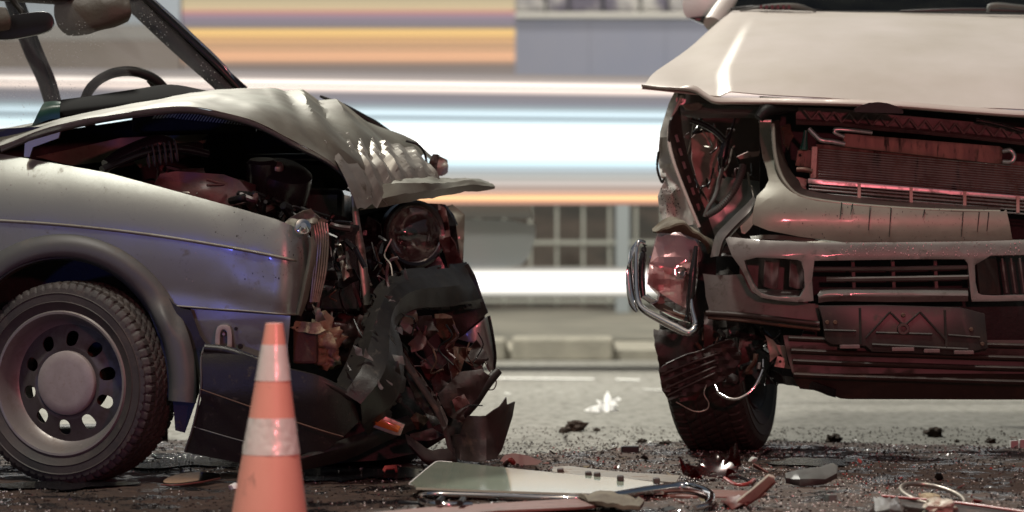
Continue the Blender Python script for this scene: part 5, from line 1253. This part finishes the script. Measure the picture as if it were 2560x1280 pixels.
mat('brown_strip', (0.17, 0.075, 0.06), 0.45, dirt=(.07, .04, .03), dscale=12, dlo=.5, dhi=.7)
mat('pale_strip', (0.48, 0.46, 0.38), 0.45, dirt=(.2, .16, .12), dscale=18, dlo=.5, dhi=.7)
mat('white_petal', (0.95, 0.95, 0.94), 0.7)
_m = MATS['white_petal'].node_tree
_t = _m.nodes.new('ShaderNodeBsdfTranslucent'); _t.inputs[0].default_value = (.97, .97, .96, 1)
_x = _m.nodes.new('ShaderNodeMixShader'); _x.inputs[0].default_value = .5
_m.links.new(_m.nodes['Principled BSDF'].outputs[0], _x.inputs[1]); _m.links.new(_t.outputs[0], _x.inputs[2]); _m.links.new(_x.outputs[0], _m.nodes['Material Output'].inputs[0])
mat('white_plastic', (0.72, 0.72, 0.70), 0.4)
mat('clod', (0.055, 0.036, 0.024), 0.95, col2=(.03, .02, .014), nscale=20, bump=.8, bscale=60)
mat('pebble', (0.10, 0.085, 0.07), 0.8, col2=(.05, .04, .032), nscale=20)
mat('crumb_glass', (0.62, 0.62, 0.58), 0.08, coat=1.0, spec=.8)
mat('crumb_dark', (0.035, 0.026, 0.022), 0.35)
mat('crumb_red', (0.26, 0.045, 0.04), 0.3)
thin_glass('red_glass', (.42, .07, .07), .12, rough=.2, haze=.45, hazecol=(.05, .010, .010))
thin_glass('clear_dark', (.35, .36, .36), .6)

def gz(u, v, z=0.0):                         # pixel on a plane at height z
    y = (CZ - z) * FPX / (v - VH)
    return Vector(((u - 1280) / FPX * y, y, z))
def flat(name, outline, m, parent=None, z=.01, thick=.004, zf=None, step=0, bevel=.0, crumple=0, **kw):
    """A plate lying about level: outline in pixels on the plane z, optionally warped by zf."""
    def mp(u, v):
        zz = zf(u, v) if zf else z
        p = gz(u, v, zz)
        if crumple: p.z += nz(p, 14, 3) * crumple
        return p
    o = panel(name, outline, m, parent, mapf=mp, step=step, thick=thick, bevel=bevel, **kw)
    return o

# ---- traffic cone
CY = 6.5
cc = P(686, 808, CY)
ct = cc.z
r_of = lambda v: (44 + (v - 808) * .303) / 2 / FPX * CY
zv = lambda v: P(0, v, CY).z
cone = thing('traffic_cone', (cc.x - .012, CY, 0), 'orange traffic cone with two crinkled pale bands in front of the silver hatchback', 'cone')
def cone_axis(v): return Vector((P(686 - (v - 808) * .026, v, CY).x, CY, zv(v)))
def cone_seg(name, v0, v1, m, extra=0.0, wob=0.0, cap=False, seg=64, n=10):
    verts, faces = [], []
    for j in range(n + 1):
        v = v0 + (v1 - v0) * j / n
        c = cone_axis(v)
        for i in range(seg):
            a = 2 * math.pi * i / seg
            r = r_of(v) + extra
            if wob: r += wob * max(-.5, facet((math.cos(a) * 2.2, math.sin(a) * 2.2, v * .03), 1.1, 3) - .25)
            verts.append(c + Vector((r * math.cos(a), r * math.sin(a), 0)))
    for j in range(n):
        for i in range(seg):
            faces.append((j * seg + i, j * seg + (i + 1) % seg, (j + 1) * seg + (i + 1) % seg, (j + 1) * seg + i))
    if cap: faces.append(tuple(range(seg)))
    return mk(name, verts, faces, m, cone, split=40)
v_floor = VH + (CZ - .03) * FPX / CY
cone_seg('cone_body', 808, v_floor, 'cone_orange', cap=True, n=24)
cone_seg('reflective_band', 861, 951, 'cone_band', .0012, .0016)
cone_seg('reflective_band', 1043, 1134, 'cone_band', .0012, .0026, n=22, seg=96)
bc = cone_axis(v_floor)
box('base', (bc.x - .15, CY - .15, 0.002), (bc.x + .15, CY + .15, .031), 'cone_rubber', cone, .01)

# ---- big pale green glass with its chrome frame
zg = lambda u, v: .05 - .012 * (v - 1160) / 60.0 - .018 * (u - 1025) / 640.0
gl = flat('glass_panel', [(1025, 1212), (1080, 1166), (1096, 1158), (1130, 1160), (1300, 1178), (1440, 1192), (1560, 1201), (1660, 1213), (1666, 1226), (1660, 1236), (1560, 1240), (1420, 1238), (1240, 1232), (1040, 1224)], 'green_glass', None, zf=zg, thick=.006, step=40)
tag(gl, 'long cracked pale green glass panel lying in front of both cars', 'glass panel')
rg = random.Random(2)
for k in range(13):
    u = rg.uniform(1090, 1440); v = 1168 + (u - 1090) * .09 + rg.uniform(8, 45)
    l = rg.uniform(30, 110)
    pts = [(u + l * t, v - l * .28 * t + rg.uniform(-1.5, 1.5)) for t in (0, .35, .7, 1)]
    tube('crack', [tuple(gz(a, b, zg(a, b)) + Vector((0, 0, .0045))) for a, b in pts], [.0006, .0011, .0006], 'crack_white', gl, world_pts=True, res=5, n=2)
tube('edge_bead', [tuple(gz(a, b, zg(a, b)) + Vector((0, 0, .003))) for a, b in ((1025, 1212), (1080, 1166), (1096, 1158), (1130, 1160))], .004, 'white_plastic', gl, world_pts=True, n=4)
def gt(name, pts, r, m, parent=None, **kw):
    return tube(name, [tuple(gz(*q)) for q in pts], r, m, parent, world_pts=True, **kw)
cf = gt('bent_chrome_tube', [(1180, 1262, .02), (1100, 1262, .022), (1052, 1250, .024), (1070, 1236, .026), (1200, 1238, .026), (1450, 1246, .026), (1620, 1226, .03), (1700, 1218, .03), (1750, 1224, .03), (1778, 1240, .026), (1770, 1262, .02), (1735, 1272, .018)], [.007, .010, .008, .007, .007, .009, .013, .015, .013, .011, .010, .008], 'chrome', n=7, res=12)
tag(cf, 'bent chrome frame tube looped under the green glass panel', 'trim')
gt('clip', [(1095, 1256, .03), (1105, 1246, .035)], .008, 'seal_black', cf); gt('clip', [(1150, 1258, .03), (1158, 1248, .034)], .008, 'seal_black', cf)
o = gt('black_rail', [(1000, 1258, .008), (1100, 1266, .008), (1220, 1276, .008), (1300, 1284, .008)], .008, 'seal_black', n=4); tag(o, 'thin black rail under the left end of the chrome frame', 'rail')
cs = flat('chrome_strip', [(1382, 1170), (1420, 1168), (1540, 1182), (1700, 1192), (1690, 1210), (1560, 1200), (1430, 1190), (1380, 1182)], 'worn_steel', zf=lambda u, v: .03 + .0004 * (1190 - v), thick=.004, step=30)
tag(cs, 'chrome strip with black clips behind the green glass panel', 'trim')
for u, v in ((1400, 1176), (1470, 1184), (1492, 1186), (1550, 1194), (1640, 1200)):
    p = gz(u, v, .04); box('clip', (p.x - .008, p.y - .02, .03), (p.x + .010, p.y + .02, .046), 'torn_black', cs, .003)
o = flat('brown_trim', [(900, 1284), (1090, 1266), (1300, 1254), (1440, 1246), (1480, 1250), (1510, 1262), (1440, 1268), (1250, 1276), (1100, 1290), (900, 1310)], 'brown_strip', zf=lambda u, v: .022 + .004 * math.sin(u * .01), thick=.006, step=30); tag(o, 'reddish brown plastic trim strip nearest to us below the green glass', 'trim')
o = flat('torn_padding', [(1446, 1246), (1490, 1238), (1560, 1244), (1610, 1262), (1600, 1272), (1540, 1268), (1490, 1262)], 'brown_rag', zf=lambda u, v: .028, thick=.010, step=14, crumple=.012); tag(o, 'torn tan padding on the end of the brown trim strip', 'padding')
ps = flat('pale_strip', [(1842, 1256), (1880, 1226), (1922, 1190), (1938, 1196), (1934, 1206), (1894, 1242), (1858, 1268)], 'pale_strip', zf=lambda u, v: .015 + .0011 * (1262 - v), thick=.008, step=15, bevel=.002); tag(ps, 'pale plastic strip with red edge tilted up, below the SUV tyre', 'trim')
gt('red_edge', [(1862, 1264, .014), (1898, 1238, .038), (1936, 1203, .075)], .006, 'red_plastic', ps, n=4)
o = flat('red_scrap', [(1820, 1236), (1850, 1240), (1870, 1262), (1830, 1278), (1800, 1262)], 'red_plastic', zf=lambda u, v: .03 - .0006 * (v - 1236), thick=.004, step=10, crumple=.02); tag(o, 'dark red scrap at the foot of the pale strip', 'scrap')
o = flat('long_bar', [(1560, 1222), (1700, 1222), (1860, 1226), (1920, 1232), (1900, 1242), (1720, 1240), (1560, 1232)], 'brown_strip', zf=lambda u, v: .014, thick=.01, step=40, bevel=.002); tag(o, 'long brown bar running behind the chrome loop', 'bar')

# ---- broken red lamp glass under the SUV
lc = gz(1782, 1200, .0)
Ml = frame(lc + Vector((0, 0.02, .026)), (-.22, -.30, .92))
rl = lathe('lamp_glass', [(.010, -.012), (.040, -.010), (.066, -.002), (.080, .008), (.086, .014)], 'red_glass', None, Ml, 44, disp=lambda p, a, j: Vector((p.x, p.y, p.z + (j - 2) * (.012 * math.sin(2 * a + 1) + .010 * math.sin(5 * a) + .006 * math.sin(11 * a)) * (j > 2))))
solid(rl, .003); tag(rl, 'broken bowl of dark red lamp glass below the SUV tyre', 'lamp glass')
o = gt('red_hose', [(1812, 1196, .01), (1840, 1212, .01), (1870, 1210, .012), (1885, 1200, .012)], .006, 'crumb_red', n=6); tag(o, 'short curved red hose beside the broken red lamp glass', 'hose')
for k, (u, v, s, mm) in enumerate(((1855, 1180, .05, 'clear_glass'), (1880, 1150, .03, 'crack_white'))):
    c = gz(u, v, .02)
    o = rock('clear_shard', c, s * .5, mm, None, k + 3, .7, .8, 1); tag(o, ('clear glass lump beside the broken red lamp glass', 'pale glass splinter behind the broken red lamp glass')[k], 'glass')

# ---- assorted individual pieces
def hunk(name, u, v, w, h, d, m, label, cat, rz=0.0, lift=0.0, bevel=.003):
    c = gz(u, v, 0); s = c.y / FPX
    o = box(name, (c.x - w * s / 2, c.y, lift + .004), (c.x + w * s / 2, c.y + d, lift + h * s + .004), m, None, bevel, rz)
    return tag(o, label, cat)
hunk('metal_block', 1575, 1138, 44, 19, .03, 'seal_black', 'small dark block standing on the asphalt between the wrecks', 'block', .1)
hunk('hinge_piece', 1421, 1150, 12, 8, .02, 'seal_black', 'tiny black cube on the asphalt ahead of the chrome strip', 'block')
o = flat('cap_half', [(1962, 1196), (1990, 1188), (2050, 1180), (2080, 1170), (2094, 1178), (2092, 1196), (2060, 1212), (2000, 1216), (1964, 1208)], 'grey_plastic', zf=lambda u, v: .012 + .0010 * max(0, 1212 - v), thick=.02, step=14, bevel=.003); tag(o, 'grey half round plastic cap right of the broken red lamp', 'cap')
rgp = []
c = gz(2332, 1236, .03)
for k in range(28):
    a = 2 * math.pi * k / 28
    rgp.append((c.x + .078 * math.cos(a), c.y + .19 * math.sin(a), .028 + .012 * math.sin(a) - .008 * math.cos(a)))
o = tube('metal_ring', rgp, .0065, 'worn_steel', None, n=2, closed=True, world_pts=True, res=10); tag(o, 'thin metal ring lying near the lower edge below the SUV', 'ring')
o = rock('tan_lump', c + Vector((-.01, .0, -.01)), .028, 'foam', None, 4, .5, .4, 2); tag(o, 'tan lump inside the metal ring', 'lump')
o = flat('black_bar', [(2200, 1246), (2215, 1238), (2400, 1254), (2600, 1282), (2600, 1320), (2420, 1284), (2210, 1258)], 'torn_black', zf=lambda u, v: .022, thick=.02, step=40, bevel=.003); tag(o, 'long black bar crossing under the metal ring to the corner', 'bar')
o = gt('red_rod', [(2205, 1240, .03), (2400, 1258, .03), (2600, 1286, .03)], .004, 'crumb_red', n=3); tag(o, 'thin red rod along the long black bar', 'rod')
o = rock('pale_lump', gz(2350, 1268, .03), .04, 'pale_strip', None, 9, .55, .7, 3); tag(o, 'pale smooth lump in front of the metal ring', 'lump')
o = flat('torn_sleeve', [(2185, 1250), (2240, 1246), (2262, 1266), (2250, 1284), (2190, 1282)], 'bumper_paint', zf=lambda u, v: .03 + .012 * math.sin(u * .06), thick=.006, step=10, crumple=.012); tag(o, 'torn grey sleeve at the left end of the long black bar', 'scrap')
hunk('grey_post', 2080, 1262, 22, 22, .03, 'grey_plastic', 'grey plastic stump near the bottom edge', 'block', .2)
o = flat('clear_disc', chaikin([(400, 1212), (430, 1192), (490, 1184), (548, 1188), (552, 1196), (500, 1206), (440, 1214)], 2), 'clear_dark', zf=lambda u, v: .018 + .0002 * (1214 - v), thick=.006, step=14); tag(o, 'smoky oval lens beside the silver hatchback wheel', 'lens')
gt('rim_line', [(402, 1212, .024), (440, 1213, .024), (500, 1206, .026), (550, 1196, .027)], .0025, 'red_plastic', o, n=5)
o = flat('pale_shell', [(1250, 1152), (1262, 1132), (1290, 1130), (1330, 1140), (1356, 1152), (1344, 1160), (1300, 1160)], 'bare_metal', zf=lambda u, v: .012 + .0012 * (1160 - v), thick=.003, step=10, crumple=.01); tag(o, 'bright curved metal shell behind the green glass panel', 'shell')
gt('torn_red', [(1262, 1160, .012), (1276, 1150, .03), (1284, 1158, .02)], .008, 'crumb_red', o)
o = flat('red_clip', [(956, 1178), (962, 1168), (992, 1166), (994, 1182), (988, 1182), (986, 1174), (966, 1176), (962, 1184)], 'crumb_red', zf=lambda u, v: .012 + .001 * (1184 - v), thick=.006, step=0, bevel=.001); tag(o, 'small red bracket on the oily ground under the torn bumper', 'clip')
o = rock('white_pebble', gz(586, 1220, .012), .017, 'white_plastic', None, 6, .8, .5, 2); tag(o, 'white pebble at the left flank of the cone', 'pebble')
# white clip on a foot at the picture's edge
wp_ = thing('white_clip', gz(2540, 1124, 0), 'white plastic clip with wire loops on a round foot, right edge', 'clip')
c = gz(2545, 1124, 0)
lathe('foot', [(0, .006), (.045, .006), (.05, .003), (.05, 0)], 'white_plastic', wp_, frame(c, (0, 0, 1)), 32)
box('body', (c.x - .026, c.y - .012, .006), (c.x + .0, c.y + .012, .03), 'white_plastic', wp_, .002)
box('body', (c.x + .004, c.y - .012, .006), (c.x + .03, c.y + .012, .034), 'white_plastic', wp_, .002)
tube('loop', [(c.x - .024, c.y, .03), (c.x - .024, c.y, .04), (c.x - .004, c.y, .04), (c.x - .004, c.y, .03)], .0018, 'worn_steel', wp_, world_pts=True, straight=True)

# ---- white flower-like scrap on the far road
fc = gz(1516, 1029, 0)
flw = thing('white_flower', fc, 'white lily shaped scrap lying on the road between the two wrecks', 'flower')
fo = [(1460, 1026), (1475, 1017), (1498, 1012), (1490, 999), (1509, 1004), (1511, 990), (1519, 977), (1526, 990), (1530, 1000), (1546, 992), (1553, 998), (1538, 1008), (1546, 1013), (1538, 1018), (1547, 1028), (1530, 1024), (1520, 1031), (1505, 1027), (1490, 1031), (1475, 1029)]
panel('petals', fo, 'white_petal', flw, lambda u, v: fc.y + .0022 * (1029 - v) + .012 * math.sin(u * .2), step=6, thick=.002, crumple=.02, cscale=26)
panel('petals', [(1513 + (a_ - 1513) * .72, 1031 + (b_ - 1031) * .66) for a_, b_ in fo], 'white_petal', flw, lambda u, v: fc.y - .03 + .0026 * (1029 - v) + .012 * math.cos(u * .25), step=6, thick=.002, crumple=.02, cscale=30, seed=4)
panel('petals', [(1470, 1028), (1500, 1012), (1518, 1002), (1532, 1010), (1540, 1026), (1510, 1030)], 'white_petal', flw, lambda u, v: fc.y + .05 + .003 * (1029 - v), step=8, thick=.002, crumple=.02, cscale=24, seed=7)

# ---- clods of earth
for k, (u, v, rr, lab) in enumerate(((1438, 1078, 24, 'largest brown earth clod on the road below the white flower'), (1412, 1082, 14, 'low brown clod touching the largest clod on its left'), (1492, 1078, 8, 'small brown clod right of the largest clod'),
                                     (2086, 1106, 19, 'dark clod on the road under the SUV valance, left of two'), (2334, 1092, 20, 'dark clod on the road under the SUV valance, right of two'), (2392, 1106, 7, 'tiny clod beside the dark clods under the SUV'),
                                     (2478, 1108, 12, 'small clod close to the white clip'), (1605, 1108, 11, 'reddish clod on the earth margin left of the SUV tyre'), (1665, 1116, 14, 'reddish clod touching the SUV tyre'), (118, 1262, 12, 'brown clod in the lower left corner under the hatchback wheel'))):
    c = gz(u, v, 0); s = c.y / FPX * rr
    o = rock('earth_clod', c + Vector((0, 0, s * .45)), s, 'clod', None, k + 20, .62, .6, 3)
    tag(o, lab, 'clod', 'earth clods')
tube('clod_stalk', [tuple(gz(1410, 1074, .02)), tuple(gz(1406, 1074, .035)), tuple(gz(1407, 1074, .05))], [.006, .004, .003], 'clod', bpy.data.objects['earth_clod'], world_pts=True)

# ---- many small shards: countable ones as objects, crumbs and grit as masses
def zone(rnd):
    while True:
        x = rnd.uniform(-1.75, 1.75); y = 6.35 + (9.7 - 6.35) * rnd.random()
        if x < -.62 and y > 7.75 and y < 8.3: continue
        if earth_h(x, y) > -.003 or rnd.random() < .15: return x, y
rsd = random.Random(77)
kinds = [('torn_black', 'dark plastic shard'), ('seal_black', 'glossy black shard'), ('red_plastic', 'red plastic shard'), ('brown_strip', 'brown plastic shard'), ('white_plastic', 'white plastic chip'), ('chrome', 'bright metal splinter'), ('grey_plastic', 'grey plastic shard'), ('crumb_red', 'bright red lens chip'), ('foam', 'tan foam crumb')]
wts = [12, 8, 4, 6, 2, 3, 4, 3, 1]
LAND = [(-.55, 6.5, 'around the foot of the cone'), (-1.25, 7.6, 'beside the hatchback wheel'), (-.55, 7.8, 'under the torn hatchback bumper'), (-.2, 8.5, 'under the torn brown skirt of the hatchback'),
        (.0, 7.9, 'at the green glass panel'), (.2, 9.0, 'on the asphalt between the wrecks'), (.52, 8.1, 'around the broken red lamp glass'), (.6, 9.1, 'at the foot of the SUV tyre'), (.9, 8.2, 'near the grey half round cap'),
        (1.12, 7.7, 'around the metal ring'), (1.2, 8.9, 'under the SUV valance'), (1.6, 8.2, 'toward the right edge below the SUV'), (.45, 7.3, 'near the chrome loop and pale strip'), (-.2, 7.0, 'right of the cone near the bottom edge'), (1.0, 6.9, 'along the bottom edge below the SUV')]
protos = {}
for ki, (mm, lab) in enumerate(kinds):
    for q in range(3):
        rr = random.Random(ki * 10 + q)
        n = rr.randint(4, 6)
        pts = [(math.cos(2 * math.pi * i / n + rr.uniform(-.3, .3)) * rr.uniform(.5, 1.2), math.sin(2 * math.pi * i / n) * rr.uniform(.25, .6)) for i in range(n)]
        th = rr.uniform(.05, .12)
        bend = [rr.uniform(-.12, .25) for _ in range(n)]
        vs_ = [(a, b, z_) for (a, b), z_ in zip(pts, bend)] + [(a, b, z_ - th) for (a, b), z_ in zip(pts, bend)]
        fs_ = [tuple(range(n)), tuple(range(2 * n - 1, n - 1, -1))] + [(i, i + n, (i + 1) % n + n, (i + 1) % n) for i in range(n)]
        me = bpy.data.meshes.new('shard'); me.from_pydata(vs_, [], fs_); me.materials.append(MATS[mm]); protos[(ki, q)] = me
for k in range(285):
    ki = rsd.choices(range(len(kinds)), wts)[0]
    x, y = zone(rsd)
    if k > 110: x = abs(x) * rsd.uniform(.2, 1) + .1; y = rsd.uniform(7.0, 9.3)
    if k > 190: x = rsd.gauss(.15, .35); y = rsd.uniform(7.9, 9.2)
    o = bpy.data.objects.new(kinds[ki][1].replace(' ', '_'), protos[(ki, rsd.randint(0, 2))])
    COL.objects.link(o)
    s = rsd.uniform(.005, .019) * (1.9 if rsd.random() < .16 else 1)
    o.scale = (s, s, s); o.location = (x, y, max(0, earth_h(x, y)) + s * .25)
    o.rotation_euler = (rsd.uniform(-.5, .5), rsd.uniform(-.5, .5), rsd.uniform(0, 6.28))
    near_ = min(LAND, key=lambda q: (q[0] - x) ** 2 + ((q[1] - y) * .6) ** 2)[2]
    tag(o, 'small ' + kinds[ki][1] + ' lying ' + near_, 'shard' if 'foam' not in kinds[ki][1] else 'crumb', kinds[ki][1] + 's ' + near_)

def crumbs(name, n, smin, smax, m, label, seed, zone_f):
    rnd = random.Random(seed)
    vv, ff = [], []
    for _ in range(n):
        x, y = zone_f(rnd)
        s = rnd.uniform(smin, smax)
        z = max(0, earth_h(x, y)) + s * .3
        b = len(vv)
        M = Matrix.Rotation(rnd.uniform(0, 6.28), 3, Vector((rnd.uniform(-1, 1), rnd.uniform(-1, 1), 1)).normalized())
        for q in ((1, 0, 0), (-1, 0, 0), (0, 1, 0), (0, -1, 0), (0, 0, 1), (0, 0, -1)):
            p = M @ (Vector(q) * s * rnd.uniform(.5, 1.2))
            vv.append((x + p.x, y + p.y, max(z + p.z, .0002)))
        for f in ((0, 2, 4), (2, 1, 4), (1, 3, 4), (3, 0, 4), (2, 0, 5), (1, 2, 5), (3, 1, 5), (0, 3, 5)):
            ff.append(tuple(b + i for i in f))
    o = mk(name, vv, ff, m, smooth=False)
    return tag(o, label, 'debris', kind='stuff')
def zone_cl(rnd):                                     # drifts and clumps
    while True:
        x, y = zone(rnd)
        if nz((x, y, 0), 2.6, 8) > .05 or rnd.random() < .06: return x, y
def zone_right(rnd):
    while True:
        x, y = rnd.gauss(.75, .5), rnd.uniform(6.6, 9.45)
        if nz((x, y, 3), 2.8, 5) > 0 or rnd.random() < .08: return x, y
def zone_mid(rnd):
    return rnd.gauss(.25, .28), rnd.uniform(7.9, 9.6)
crumbs('glass_crumbs', 2800, .0012, .0042, 'crumb_glass', 'glittering crumbs of broken safety glass strewn over the earth', 1, zone_cl)
crumbs('glass_crumbs', 2000, .0012, .0036, 'crumb_glass', 'glittering glass crumbs thick below the SUV', 2, zone_right)
crumbs('dark_grit', 7000, .002, .006, 'crumb_dark', 'dark grit and small plastic crumbs over the spilled earth', 3, zone)
crumbs('dark_grit', 2500, .0015, .004, 'crumb_dark', 'dark grit thinning out on the asphalt between the wrecks', 4, zone_mid)
crumbs('red_crumbs', 500, .0015, .005, 'crumb_red', 'red lens crumbs scattered through the debris', 5, zone_right)
def zone_far(rnd):
    return rnd.uniform(-.5, 1.8), rnd.uniform(9.4, 10.4) 
crumbs('brown_grit', 1500, .0015, .0055, 'pebble', 'brown grit on the pale road just behind the debris', 6, zone_far)
